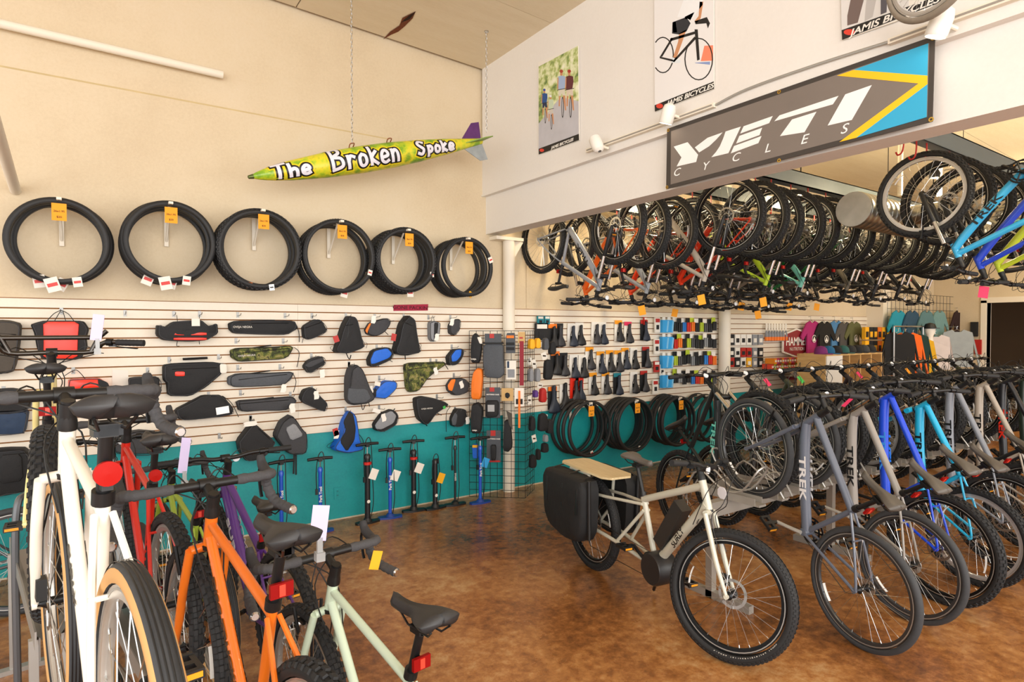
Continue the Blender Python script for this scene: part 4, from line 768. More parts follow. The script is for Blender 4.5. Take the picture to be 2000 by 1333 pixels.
griditem('bottle_bag', 'black camouflage bottle bag, topmost at the grid panel edge', 'bag', 'c', [(85, 290), (110, 268), (140, 300), (160, 360), (140, 495), (80, 490), (75, 400)], .09, 'k', soft=1, extra=(([(120, 300), (150, 300), (160, 350), (140, 350)], 'p', .01, 1, 'hang_tag'),), text=('OVEJA', 95, 465, .02, 'p'))
griditem('dry_bag_pack', 'large grey roll bag under a red and grey header card', 'bag', 'c', [(168, 350), (315, 345), (318, 480), (325, 570), (290, 608), (180, 600), (165, 480)], .08, 'g', soft=1, extra=((R4(178, 275, 302, 345), 'g', .006), (R4(215, 275, 248, 308), 'rd', .009), (R4(165, 340, 318, 352), 'k', .02)), text=('ANYTHING BAG', 238, 322, .022, 'w'))
griditem('clip_pack', 'grey card of black clips beside the header card bag', 'package', 'c', [(345, 270), (400, 268), (405, 300), (405, 420), (335, 420), (335, 300)], .02, 'g', extra=((R4(340, 340, 398, 360), 'k', .012), (R4(340, 375, 398, 397), 'k', .012), (R4(340, 288, 395, 308), 'o', .004)))
griditem('strap_pack', 'red strap on a tan card hung on the grid', 'package', 'c', R4(425, 262, 478, 345), .008, 'tan', extra=((R4(438, 330, 468, 660), 'ma', .01), (R4(436, 300, 462, 312), 'rd', .003)))
griditem('dry_bag', 'bright orange dry bag hung on the grid', 'bag', 'c', [(95, 560), (125, 528), (160, 540), (165, 600), (150, 765), (80, 762), (80, 640)], .09, 'o', soft=1)
griditem('parts_pack', 'white blister pack of small parts on the grid', 'package', 'c', R4(338, 475, 412, 615), .015, 'p', extra=((R4(350, 540, 400, 600), 'lg', .012), (R4(345, 480, 360, 530), 'n', .003)))
griditem('cage_pack', 'black bottle cage on a red and grey card, upper one', 'package', 'c', R4(183, 675, 292, 900), .015, 'g', extra=((R4(215, 675, 250, 706), 'rd', .004), ([(185, 770), (285, 770), (280, 890), (190, 900)], 'k', .05, 1), (R4(205, 800, 255, 850), 'st', .055)), text=('ANYTHING CAGE', 238, 728, .017, 'w'))
griditem('disc_pack', 'tan card with a round black part', 'package', 'c', R4(303, 680, 390, 775), .01, 'tan', extra=(([(330, 720), (345, 712), (362, 720), (366, 740), (350, 758), (332, 748)], 'k', .012, 1),))
griditem('strap_pack', 'orange strap on a white card hung on the grid', 'package', 'c', R4(400, 678, 470, 815), .008, 'p', extra=((R4(428, 700, 443, 975), 'o', .012), (R4(410, 760, 460, 800), 'k', .004)))
griditem('bottle_bag', 'black bottle bag with white lettering beneath the orange dry bag', 'bag', 'c', [(85, 800), (130, 785), (165, 830), (150, 1018), (80, 1015), (75, 900)], .09, 'k', soft=1, text=('OVEJA', 103, 995, .018, 'p'))
griditem('tool_roll', 'long black tool roll hung over the teal paint', 'bag', 'c', [(325, 920), (370, 910), (385, 1120), (355, 1155), (315, 1145), (320, 1000)], .07, 'k', soft=1, extra=(([(340, 850), (380, 870), (385, 990), (360, 950)], 'br', .01),))
griditem('cage_pack', 'black bottle cage on a red and grey card, lowest one', 'package', 'c', R4(193, 995, 298, 1232), .015, 'g', extra=((R4(222, 995, 258, 1035), 'rd', .004), ([(225, 1100), (265, 1100), (262, 1215), (228, 1215)], 'k', .04, 1), (R4(200, 1218, 290, 1230), 'rd', .004)), text=('ANYTHING CAGE', 245, 1058, .017, 'w'))
griditem('strap_pouch', 'small blue and yellow strap pouch above the last pump', 'bag', 'c', [(85, 1100), (130, 1095), (138, 1200), (90, 1205)], .05, 'b', soft=1, extra=((R4(88, 1103, 130, 1122), 'y', .012),))
# cluster on the side of the grid
gs = (G2-G1).normalized()
for i, (x, y, w_, h_, m, lb) in enumerate(((515, 350, 50, 85, 'y', 'yellow orange first aid pouch on the grid side, left of a pair'), (560, 345, 48, 85, 'y', 'yellow orange pouch on the grid side, right of a pair'), (620, 350, 50, 100, 'g', 'grey pouch with strap beside the yellow orange pouches'), (670, 380, 60, 110, 'k', 'black pouch high on the grid side'), (510, 480, 35, 60, 'p', 'cream tagged card low beside the yellow pouches'), (545, 500, 40, 70, 'p', 'cream card with print on the grid side'), (620, 440, 50, 60, 'p', 'white card with a lettered tag on the grid side'),
        (510, 580, 40, 110, 'lg', 'clear plastic bottle pack on the grid side'), (560, 580, 45, 110, 'lg', 'clear bottle pack beside another clear bottle'), (640, 540, 80, 170, 'k', 'large black glove pouch on the grid side'), (590, 660, 50, 45, 'p', 'white tag card under the clear bottles'), (545, 720, 35, 60, 'pu', 'purple packet on the grid side'), (510, 770, 40, 70, 'p', 'white hang card under the purple packet'), (600, 730, 60, 120, 'rd', 'red and black packet on the grid side'),
        (520, 940, 50, 120, 'k', 'black shoe cover low on the grid side'), (600, 930, 90, 150, 'k', 'black and white sandal-like pouch low on the grid side'), (650, 960, 60, 120, 'k', 'black pouch right of the sandal-like pouch'), (630, 895, 35, 45, 'p', 'white square tag on the low pouches'), (545, 1055, 40, 60, 'p', 'white tilted price tag low on the grid side'), (620, 1050, 35, 60, 'lg', 'grey tilted tag low on the grid side'), (615, 1120, 60, 80, 'k', 'small black pouch under the tilted tags'), (525, 1220, 60, 110, 'k', 'black mesh pouch, lowest on the grid side'), (565, 1170, 35, 90, 'k', 'black narrow pouch beside the mesh pouch'))):
    px, py = PX('c', x, y); dpt = .30-.008*(i % 5)
    p = onY(px, py, G1.y+.08+.012*(i % 6)); s = p.y/5.4*5.9/1190/3.808*.95
    root = thing('hang_pack', lb, 'package', (p.x, p.y, p.z), 'goods on the side of the grid panel')
    hw_, hh_ = w_*s/2*1.15, h_*s/2*1.1
    if m in ('p',): MB().box((0, 0, 0), (hw_*2, .004, hh_*2), 0, Matrix.Rotation(random.uniform(-.4, .4), 3, 'Y')).box((0, -.0035, 0), (hw_*1.2, .002, hh_*.4), 1, Matrix.Rotation(.1, 3, 'Y')).build('card', [PAPER, INK], root)
    else:
        MB().puff([(-hw_, -hh_*.8), (-hw_*.5, -hh_), (hw_*.6, -hh_), (hw_, -hh_*.6), (hw_*.8, hh_*.7), (hw_*.2, hh_), (-hw_*.8, hh_*.8)], .05, lambda a, b, w2: (a, -w2, b)).build('body', M_[m], root)
        MB().tube([(0, -.01, hh_*.9), (0, .0, hh_+.03)], .002, 4).build('loop', BLACK, root)
# ---------------------------------------------------------------- saddles on cards
sadm = {c: cached((c, 'sd'), lambda c=c: saddle_mesh(c)) for c in ('#1c1c1e', '#2c2c30', '#232b3a')}
sad = [(705, 300, 'o'), (752, 295, 'k'), (848, 295, 'w'), (905, 288, 'w'), (1025, 280, 'w'), (1075, 282, 'w'), (1196, 265, 'ot'), (1266, 275, 'pk'), (1388, 260, 'rd'), (725, 505, 'o'), (785, 515, 'k'), (862, 530, 'w'), (928, 530, 'w'), (980, 470, 'ot'), (1062, 500, 'ot'), (1130, 490, 'ot'), (1192, 490, 'ot'), (1245, 470, 'ot'), (1310, 470, 'w'), (1400, 460, 'rd'), (705, 770, 'o'), (790, 750, 'w'), (868, 700, 'r'), (905, 700, 'r'), (1005, 660, 'ot'), (1100, 655, 'ot'), (1188, 660, 'te'), (1310, 650, 'w'), (1385, 640, 'rd')]
cw = {'o': 'orange edged', 'k': 'black', 'w': 'white', 'ot': 'yellow orange topped', 'pk': 'pink topped', 'rd': 'red', 'r': 'red edged', 'te': 'teal'}
cnt = {}
for i, (x, y, m) in enumerate(sad):
    p = onY(*PX('c', x, y), WY-.10); row = 'top row' if y < 340 else 'middle row' if y < 600 else 'bottom row'
    cnt[(m, row)] = cnt.get((m, row), 0)+1
    cr = cnt[row] = cnt.get(row, -1)+1; lb = 'saddle on a %s card, %s from the grid panel in the %s' % (cw[m], ORD[cr], row)
    root = thing('bicycle_saddle', lb, 'saddle', (p.x, p.y, p.z), 'saddles on the slatwall')
    big = 1.25 if (y > 700 and m in 'ow') else .95
    Ms = Matrix(((0, 1, 0, 0), (0, 0, -1, 0), (1, 0, 0, -.02), (0, 0, 0, 1))) @ Matrix.Scale(big, 4)
    s = obj('saddle_body', sadm[('#1c1c1e', '#2c2c30', '#232b3a')[i % 3]], root, Ms); obj('saddle_rails', cached('rails', rails_mesh), s)
    cm_ = WHITE if m in ('w', 'ot', 'pk') else M_[m] if m in 'kr' else FABRIC
    MB().box((0, .062, .02), (.13, .006, .27)).box((0, .058, .13), (.13, .006, .05), 1).build('card', [cm_, M_[m]], root)
# ---------------------------------------------------------------- blue boxes, grips and small parts
pk = 0
for y in (220, 345, 485, 630):
    for x in (1510, 1548):
        p = onY(*PX('c', x, y), WY-.08); root = thing('tool_pack', ('upper', 'second', 'third', 'lowest')[pk//2]+' light blue tool pack '+('beside the saddles' if x < 1530 else 'beside the grips'), 'package', (p.x, p.y, p.z), 'light blue tool packs')
        MB().box((0, .0, 0), (.105, .05, .17)).build('box', M_['lb'], root); MB().box((.045, -.027, .0), (.03, .006, .15), 0, Matrix.Rotation(.15, 3, 'Y')).build('window', mat('#7cc4ee', .4), root); MB().box((0, 0, .1), (.06, .003, .05)).build('header_card', WHITE, root); pk += 1
gcol = ['#1d1d1f', '#1d1d1f', '#2b7fd0', '#d0281c', '#ef7a1a', '#1d1d1f', '#b5c832', '#4a4a4d', '#1d1d1f', '#1d1d1f', '#888a8c']
gname = {'#1d1d1f': 'black', '#2b7fd0': 'blue', '#d0281c': 'red', '#ef7a1a': 'orange', '#b5c832': 'lime', '#4a4a4d': 'dark grey', '#888a8c': 'light grey'}
for j, y in enumerate((225, 345, 470, 610)):
    for i in range(10):
        x = 1600+i*32; col = gcol[(i+j*3) % 11]
        if j == 0 and i in (3, 4): col = '#d0281c' if i == 3 else '#ef7a1a'
        p = onY(*PX('c', x, y+random.uniform(-8, 8)), WY-.07-.03*(i % 2)); root = thing('grip_pack', '%s handlebar grips, %s pair from the light blue packs in the %s grip row' % (gname[col], ORD[i], ('top', 'second', 'third', 'lowest')[j]), 'grips', (p.x, p.y, p.z), 'handlebar grips on the slatwall')
        for s in (-1, 1): MB().lathe([(.016, -.065), (.0185, -.06), (.016, -.05), (.0165, .0), (.016, .05), (.0185, .06), (.012, .065)], 10, 0, Matrix.Translation((s*.021, -.0, 0))).build('grip', mat(col, .6), root)
        MB().box((0, .022, .04), (.085, .003, .17)).build('card', M_[('w', 'k', 'k', 'li', 'w')[(i*2+j) % 5]], root)
# small goods in the left saddle zone
for i, (x, y, w_, h_, m, lb) in enumerate(((590, 175, 50, 60, 'te', 'pale teal glove card left of the saddles'), (640, 175, 45, 60, 'te', 'second pale teal glove card beside the first'), (600, 260, 110, 120, 'k', 'black gloves under the pale teal cards'), (1460, 210, 60, 120, 'p', 'white light set pack left of the blue packs, upper'), (1455, 370, 60, 120, 'p', 'white light set pack left of the blue packs, middle'), (1455, 520, 60, 90, 'rd', 'red light pack left of the blue packs'), (1495, 545, 50, 90, 'p', 'white and pink pack below the red light pack'), (1445, 670, 60, 110, 'p', 'white box pack low beside the saddles'), (1370, 180, 30, 60, 'rd', 'red header card above the sporty saddle'))):
    p = onY(*PX('c', x, y), WY-.06); s = 1/1190/3.808*6.6*1.15
    root = thing('wall_pack', lb, 'package', (p.x, p.y, p.z), 'small packs near the saddles')
    MB().box((0, 0, 0), (w_*s, .02, h_*s)).box((0, -.011, h_*s*.3), (w_*s*.8, .004, h_*s*.25), 1).box((0, -.011, -h_*s*.15), (w_*s*.5, .006, h_*s*.3), 2).build('card', [M_[m], M_['rd' if m == 'p' else 'p'], FABRIC], root)
# ---------------------------------------------------------------- deeper goods: packs, bottles, sign, shirts, shelves
for j, (y, hgt) in enumerate(((330, .16), (408, .14), (470, .14))):
    for i in range(7):
        x = 112+i*36; m = [['k', 'k', 'w', 'w', 'w', 'lg', 'lg'], ['li', 'k', 'p', 'rd', 'rd', 'lg', 'k'], ['rd', 'rd', 'k', 'p', 'y', 'lg', 'k']][j][i]
        p = onY(*PX('d', x, y), WY-.09); root = thing('accessory_pack', ('%s accessory box, %s from the white pillar in the %s row' % ({'k': 'black', 'w': 'white', 'lg': 'grey', 'li': 'lime', 'p': 'cream', 'rd': 'red', 'y': 'yellow'}[m], ORD[i], ('upper', 'middle', 'lower')[j])), 'package', (p.x, p.y, p.z), 'boxes by the white pillar')
        MB().box((0, 0, 0), (.12, .05, hgt)).box((0, -.027, -.01), (.07, .006, hgt*.4), 1).build('box', [M_[m], FABRIC if m in ('w', 'p', 'rd') else PAPER], root)
for i in range(8):
    p = onY(*PX('d', 372+i*17, 285), WY-.08); root = thing('bottle_pack', 'orange based bottle pack, %s from the magenta t-shirt' % ORD[7-i], 'bottle', (p.x, p.y, p.z), 'hanging bottle packs')
    MB().lathe([(.02, -.14), (.028, -.13), (.028, -.03), (.02, 0), (.012, .03)], 10).build('bottle', M_['lg'], root); MB().lathe([(.029, -.13), (.029, -.07)], 10).build('base_band', M_['o'], root); MB().box((0, .0, .09), (.05, .004, .1)).build('header_card', PAPER, root)
hs = onY(*PX('d', 552, 350), WY-.07)
sg = thing('wall_sign', 'maroon hexagon sign with white lettering under the bottle packs', 'sign', (hs.x, hs.y, hs.z))
MB().prism([(-.40, -.15), (0, -.24), (.40, -.15), (.40, .15), (0, .24), (-.40, .15)], 0, .02, lambda a, b, w_: (a, -w_, b)).build('rim_plate', M_['p'], sg)
MB().prism([(-.37, -.13), (0, -.215), (.37, -.13), (.37, .13), (0, .215), (-.37, .13)], .02, .026, lambda a, b, w_: (a, -w_, b)).build('sign_face', mat('#8c1c26', .5), sg)
letters('HAMMER', .19, frame_M((0, -.028, .02), (1, 0, 0), (0, 0, 1), (0, -1, 0)), WHITE, sg, bold=.003, sx=.85); letters('NUTRITION', .08, frame_M((0, -.028, -.1), (1, 0, 0), (0, 0, 1), (0, -1, 0)), WHITE, sg)
SHN = [0]
def shirt(c, x, y, col, label, sc=.8, sl=.1, Y=WY-.1, mark=None, long=False, group='shirts on the far wall', rz=0.):
    SHN[0] += 1; p = onY(*PX(c, x, y), Y-.03*(SHN[0] % 3)); root = thing('shirt', label, 'shirt', (p.x, p.y, p.z), group); root.rotation_euler = (0, 0, rz)
    w_ = .25*sc; h_ = .62*sc
    poly = [(-w_, -h_), (w_, -h_), (w_*1.0, -.2*sc), (w_+sl*.9, -.36*sc if not long else -h_), (w_+sl*1.05+.02, -.28*sc if not long else -h_+.03), (w_*.92, .0), (.09*sc, .05*sc), (.05*sc, .01), (-.05*sc, .01), (-.09*sc, .05*sc), (-w_*.92, .0), (-w_-sl*1.05-.02, -.28*sc if not long else -h_+.03), (-w_-sl*.9, -.36*sc if not long else -h_), (-w_, -.2*sc)]
    b = MB()
    n = len(poly); fn = lambda a, b_, w2: (a, -w2-.02*math.sin(a*22)*(b_ < -.1), b_)
    b.prism([(a, z) for a, z in poly], 0, .022, fn); b.build('shirt_body', mat(col, .9, var=.12, scale=8), root)
    MB().tube([(-.12, .02, -.0), (0, .02, .06), (.12, .02, .0)], .005, 5).tube([(0, .02, .11), (0, .62 if rz < -.6 else .06, .11)], .005, 5).tube(catm([(0, .02, .06), (0, .02, .11), (.02, .02, .12)], 3), .003, 5).build('hanger', STEEL, root)
    if mark:
        MB().lathe([(.055, .046), (.065, .046), (.065, .048), (.055, .048)], 18, 0, Matrix.Translation((0, 0, -.26)) @ Matrix.Rotation(PI/2, 4, 'X'), closed=True).prism([(-.05, -.3), (0, -.22), (.05, -.3)], .046, .048, lambda a, b_, w2: (a, -w2, b_)).build('chest_print', M_[mark], root)
    return root
shirt('d', 652, 228, '#a8246a', 'magenta t-shirt beside the hexagon sign', mark='p'); shirt('d', 728, 232, '#191716', 'black t-shirt with white bicycle print', mark='w', sc=.82); shirt('d', 800, 226, '#4a7fae', 'blue t-shirt with round chest print', mark='p'); shirt('d', 852, 234, '#4d4a47', 'charcoal t-shirt partly behind the blue one', mark=None); shirt('d', 912, 232, '#5d5f3a', 'olive t-shirt at the end of the shirt row', mark='p')
# shelves with bars and hats
def shelf(xa, xb, z, dep, label, m):
    a = onY(*PX('d', xa, 430), WY-.2).x; b = onY(*PX('d', xb, 430), WY-.2).x
    o = thing('wall_shelf', label, 'shelf', ((a+b)/2, WY-.2, z)); MB().box((0, 0, 0), (b-a, .34, .03)).build('board', m, o); MB().box((0, -.17, 0), (b-a, .006, .05)).build('front_edge', m, o); return a, b
a, b_ = shelf(350, 600, 1.18, .3, 'cream wall shelf loaded with energy bars', WHITE)
for i in range(15):
    x = a+.1+(b_-a-.2)*i/14
    for j in range(2):
        col = ['#d8452e', '#e98a1c', '#b5c832', '#c02d6a', '#d0281c', '#8a4a2a'][(i*2+j) % 6]
        o = thing('bar_box', '%s energy bar box, %s from the pillar end in the %s layer' % ({'#d8452e': 'coral', '#e98a1c': 'amber', '#b5c832': 'lime', '#c02d6a': 'magenta', '#d0281c': 'red', '#8a4a2a': 'brown'}[col], ORD[i], ('lower', 'upper')[j]), 'box', (x, WY-.22-.05*j, 1.195+.09*j), 'energy bar boxes'); MB().box((0, 0, .043), ((b_-a-.2)/14*.92, .16, .084)).box((0, -.082, .045), ((b_-a-.2)/14*.6, .004, .03), 1).build('carton', [mat(col, .5), PAPER], o)
a, b_ = shelf(530, 735, 1.02, .3, 'maroon edged wall shelf with white jars', M_['ma'])
for i in range(9):
    x = a+.08+(b_-a-.16)*i/8; o = thing('supplement_jar', 'white supplement jar, %s from the hexagon sign on the maroon edged shelf' % ORD[i], 'jar', (x, WY-.24, 1.036), 'white jars'); MB().lathe([(.045, 0), (.05, .01), (.05, .11), (.04, .125)], 14).build('jar', WHITE, o); MB().lathe([(.043, .12), (.043, .15)], 14).build('lid', M_['rd' if i % 3 else 'k'], o)
# cubby counter
c0 = onY(*PX('d', 735, 520), 4.6); c1 = onY(*PX('d', 1080, 520), 4.6)
cb = thing('cubby_unit', 'plywood cubby counter with open compartments behind the racks', 'cabinet', (c0.x, 4.6, 0)); L = c1.x-c0.x; pw = ramp_mat('birch_plywood', [(.3, '#c69a5e'), (.7, '#dcb678')], 4, 5, .55, vec=(1, 1, 8))
z1 = onY(*PX('d', 860, 422), 4.6).z
MB().box((L/2, .2, z1), (L, .44, .025)).build('top', pw, cb); MB().box((L/2, .4, z1/2), (L, .02, z1)).build('back', pw, cb); MB().box((L/2, .2, z1-.42), (L, .42, .02)).build('shelf_board', pw, cb)
for i in range(6): MB().box((L*i/5, .2, z1/2), (.025, .42, z1-.02)).build('divider', pw, cb)
MB().box((L*.13, -.015, z1-.21), (L*.26, .02, .4)).build('front_panel', WHITE, cb)
for i in range(8):
    x = c0.x+.1+(L-.2)*i/7; col = ['#7a2a6a', '#1f5f8a', '#1c1c1e', '#2c5f5a', '#2a2a2c', '#1c1c1e', '#3a3a3c', '#222'+'224'][i]
    o = thing('cap', '%s cap lying on the plywood cubby counter' % ['plum', 'blue', 'black', 'green', 'charcoal', 'jet black', 'grey', 'dark grey'][i], 'cap', (x, 4.72, z1+.0125), 'caps on the cubby counter')
    MB().lathe([(.09, 0), (.092, .03), (.08, .08), (.05, .11), (.005, .12)], 14).build('crown', mat(col, .85), o); MB().prism([(-.08, 0), (-.07, -.1), (0, -.14), (.07, -.1), (.08, 0)], .0, .012, lambda a2, b2, w2: (a2, b2-.04, w2)).build('peak', mat(col, .85), o)
# apparel corner beyond the pillar
for i, (x, y, col, lb) in enumerate(((1195, 300, '#1a1b1e', 'black jersey on the clothing rail'), (1240, 305, '#e8661c', 'orange jersey on the clothing rail'), (1285, 312, '#14332f', 'dark green jersey on the clothing rail'), (1320, 340, '#d6a51c', 'yellow jersey at the end of the clothing rail'))):
    shirt('d', x, y, col, lb, Y=5.0, sc=1.15, sl=.1, long=True, group='jerseys on the clothing rail', rz=-.5)
q0 = onY(*PX('d', 1170, 290), 5.0); q1 = onY(*PX('d', 1350, 290), 5.0)
rl = thing('clothing_rail', 'chrome clothing rail carrying jerseys', 'rail', (q0.x, 5.0, 0)); MB().tube([(0, .02, q0.z+.12), (q1.x-q0.x, .02, q0.z+.12)], .014, 8).build('bar', STEEL, rl)
for x in (0, q1.x-q0.x): MB().tube([(x, .02, 0), (x, .02, q0.z+.12)], .014, 8).build('upright', STEEL, rl)
shirt('d', 1420, 315, '#d3c9c8', 'pale grey long-sleeved top on the wire wall', Y=5.05, sc=1.0, sl=.06, long=True, group='tops on the wire wall', rz=-.8); shirt('d', 1555, 285, '#9aa2a6', 'heather grey long-sleeved sweatshirt on the wire wall', Y=5.0, sc=1.1, sl=.1, long=True, group='tops on the wire wall', rz=-.8)
for i, (x, col, lb) in enumerate(((1185, '#1e8fa8', 'turquoise jersey in the high row'), (1270, '#274a63', 'navy jersey in the high row'), (1360, '#557a80', 'blue grey jersey in the high row'), (1440, '#6f9696', 'pale teal jersey in the high row'), (1560, '#2a1416', 'dark maroon jersey in the high row'))):
    shirt('d', x, 165, col, lb, Y=5.27, sc=1.0, sl=.12, group='jerseys hung in the high row')
wg = onY(*PX('d', 1120, 230), 5.35); wg2 = onY(*PX('d', 1640, 230), 5.35)
g = thing('wire_wall', 'black wire grid wall behind the long-sleeved tops', 'display panel', (wg.x, 5.35, 0)); bb = MB()
for i in range(25): bb.tube([((wg2.x-wg.x)*i/24, 0, 0), ((wg2.x-wg.x)*i/24, 0, 2.5)], .004, 4)
for j in range(17): bb.tube([(0, 0, .1+.15*j), (wg2.x-wg.x, 0, .1+.15*j)], .004, 4)
bb.build('wire_grid', BLACK, g)
hp = onY(*PX('d', 1385, 275), 4.95); o = thing('helmet_head', 'white bust wearing a black cap above the pale top', 'mannequin', hp); MB().lathe([(.06, -.22), (.05, -.1), (.085, -.02), (.09, .05), (.06, .11), (.01, .13)], 16).build('bust', WHITE, o); MB().lathe([(.1, .04), (.1, .07), (.075, .13), (.01, .15)], 16).prism([(-.09, 0), (0, -.1), (.09, 0)], .04, .055, lambda a2, b2, w2: (a2, b2-.06, w2)).build('cap', BLACK, o)
for i in range(14):
    p = onY(*PX('d', 985+(i % 7)*26, 290+(i//7)*85), 5.35); m = ['y', 'k', 'k', 'o', 'y', 'k', 'rd'][i % 7]
    o = thing('lock_pack', '%s lock pack, %s from the olive t-shirt in the %s pillar row' % ({'y': 'yellow', 'k': 'black', 'o': 'orange', 'rd': 'red'}[m], ORD[i % 7], ('upper', 'lower')[i//7]), 'package', p, 'packs on the pillar display'); MB().box((0, 0, 0), (.135, .06, .22)).box((0, -.032, -.02), (.09, .006, .1), 1).build('box', [M_[m], FABRIC if m != 'k' else M_['y']], o)
for i in (0, 4):
    p = onX(*PX('d', 1660+(i % 3)*24, 265+(i//3)*110), 14.96); o = thing('hang_pack', 'small dark pack on the %s of the column by the doorway, %s' % (('upper half', 'lower half')[i//3], ('wall side', 'middle', 'door side')[i % 3]), 'package', p, 'packs by the doorway'); MB().box((0, 0, 0), (.06, .12, .3)).build('pack', M_[['k', 'rd', 'dg'][i % 3]], o)
# ================================================================ banner, posters, track lights, hanging bomb
BXp = WX-.02
def XP(c, x, y, X=BXp): p = onX(*PX(c, x, y), X); return (p.y, p.z)
def flat(name, pts, m, parent, c, X, w0, w1):
    fn = local(lambda a, b, w_: Vector((X-w_, a, b)), parent); return MB().prism([XP(c, x, y, X) for x, y in pts], w0, w1, fn).build(name, m, parent)
bn = thing('banner', 'grey vinyl banner with white letters, yellow stripe and blue corner', 'banner', (BXp, 2.2, 2.87))
flat('banner_border', [(1304, 252), (1827, 70), (1822, 238), (1302, 370)], mat('#3e3833', .6, var=.15, scale=6), bn, 'p', BXp, 0, .006)
flat('banner_field', [(1312, 257), (1816, 85), (1812, 229), (1311, 361)], mat('#7a7068', .55, var=.1, scale=4), bn, 'p', BXp, .006, .0075)
YW = mat('#f4f4f2', .5)
for pl in ([(250, 580), (430, 522), (565, 685), (540, 780), (287, 838), (350, 720)], [(525, 590), (690, 465), (885, 395), (800, 490), (710, 575), (580, 655)], [(740, 718), (800, 650), (850, 575), (895, 470), (925, 383), (1122, 320), (960, 665)], [(1160, 315), (1538, 182), (1490, 275), (1115, 410)], [(1105, 440), (1400, 335), (1365, 430), (1062, 540)], [(1035, 572), (1392, 442), (1350, 535), (992, 668)]): flat('banner_letter', pl, YW, bn, 'g', BXp, .0075, .009)
for pl in ([(1048, 452), (1278, 376), (1256, 409), (1028, 475)], [(1097, 468), (1192, 438), (1145, 518), (1050, 533)], [(1305, 370), (1408, 334), (1330, 470), (1236, 492)]): flat('banner_letter', pl, YW, bn, 'h', BXp, .0075, .009)
for pl, m in (([(160, 660), (305, 610), (945, 660), (945, 735), (330, 1198), (182, 1235), (868, 728)], mat('#fbc316', .5)), ([(305, 610), (952, 380), (945, 660)], mat('#2fa9d4', .5)), ([(945, 735), (938, 1020), (330, 1198)], mat('#2fa9d4', .5))): flat('banner_stripe', pl, m, bn, 'k', BXp, .0075, .009)
for s, x, y in zip('CYCLES', (645, 756, 875, 1000, 1142, 1298), (676, 652, 618, 582, 548, 507)):
    a, b_ = XP('h', x, y); letters(s, .075, frame_M(Vector((BXp-.0095, a, b_))-bn.location, (0, -1, 0), (0, 0, 1), (-1, 0, 0)), YW, bn, shear=.3, sx=1.2)
for x, y in ((1306.5, 255), (1523, 180), (1824, 75), (1820, 234), (1523, 314), (1304, 366)):
    a, b_ = XP('p', x, y); MB().lathe([(.006, 0), (.012, 0), (.012, .003), (.006, .003)], 14, 0, Matrix.Translation(Vector((BXp-.006, a, b_))-bn.location) @ Matrix.Rotation(-PI/2, 4, 'Y'), closed=True).build('grommet', mat('#c9a54e', .3, .9), bn)
# posters
PXp = WX-.006
leafy = ramp_mat('leafy_print', [(.35, '#5f7a45'), (.45, '#a9b86a'), (.55, '#dfe3b8'), (.7, '#f2f0dd')], 9, 5, .5)
roadp = mat('#bdbcc2', .6, var=.12, scale=10)
def poster(label, corners, fill, art, X=PXp, logo=None):
    P = [XP('p', x, y, X) for x, y in corners]; o = thing('wall_poster', label, 'poster', (X, sum(p[0] for p in P)/4, min(p[1] for p in P)), 'posters on the upper wall')
    fn = local(lambda a, b, w_: Vector((X-w_, a, b)), o); MB().prism(P, 0, .006, fn).build('board', PAPER, o)
    for c, pts, m, lv in art: flat('print', pts, m, o, c, X, .006, .007+lv*.0004)
    if logo:
        c, x, y, size = logo; a, b_ = XP(c, x, y, X); letters('JAMIS BICYCLES', size, frame_M(Vector((X-.0095, a, b_))-o.location, (0, -1, 0), (0, 0, 1), (-1, 0, 0)), WHITE, o, shear=.25, sx=1.25, bold=.001)
    return o
skin = mat('#c98f66', .6); navy = mat('#20304f', .6); blk = mat('#1d1a18', .6); redl = mat('#d8402f', .5)
def ell(cx, cy, rx, ry, n=14, sk=0.): return [(cx+rx*math.cos(2*PI*i/n), cy+ry*math.sin(2*PI*i/n)+sk*rx*math.cos(2*PI*i/n)) for i in range(n)]
A1 = [('q', [(116, 303), (499, 100), (505, 640), (116, 880)], leafy, 0), ('q', [(116, 860), (330, 600), (505, 640), (508, 960), (116, 1105)], roadp, 1), ('q', [(116, 1105), (508, 960), (510, 1020), (117, 1160)], blk, 2), ('q', ell(148, 1120, 22, 16), redl, 3)]
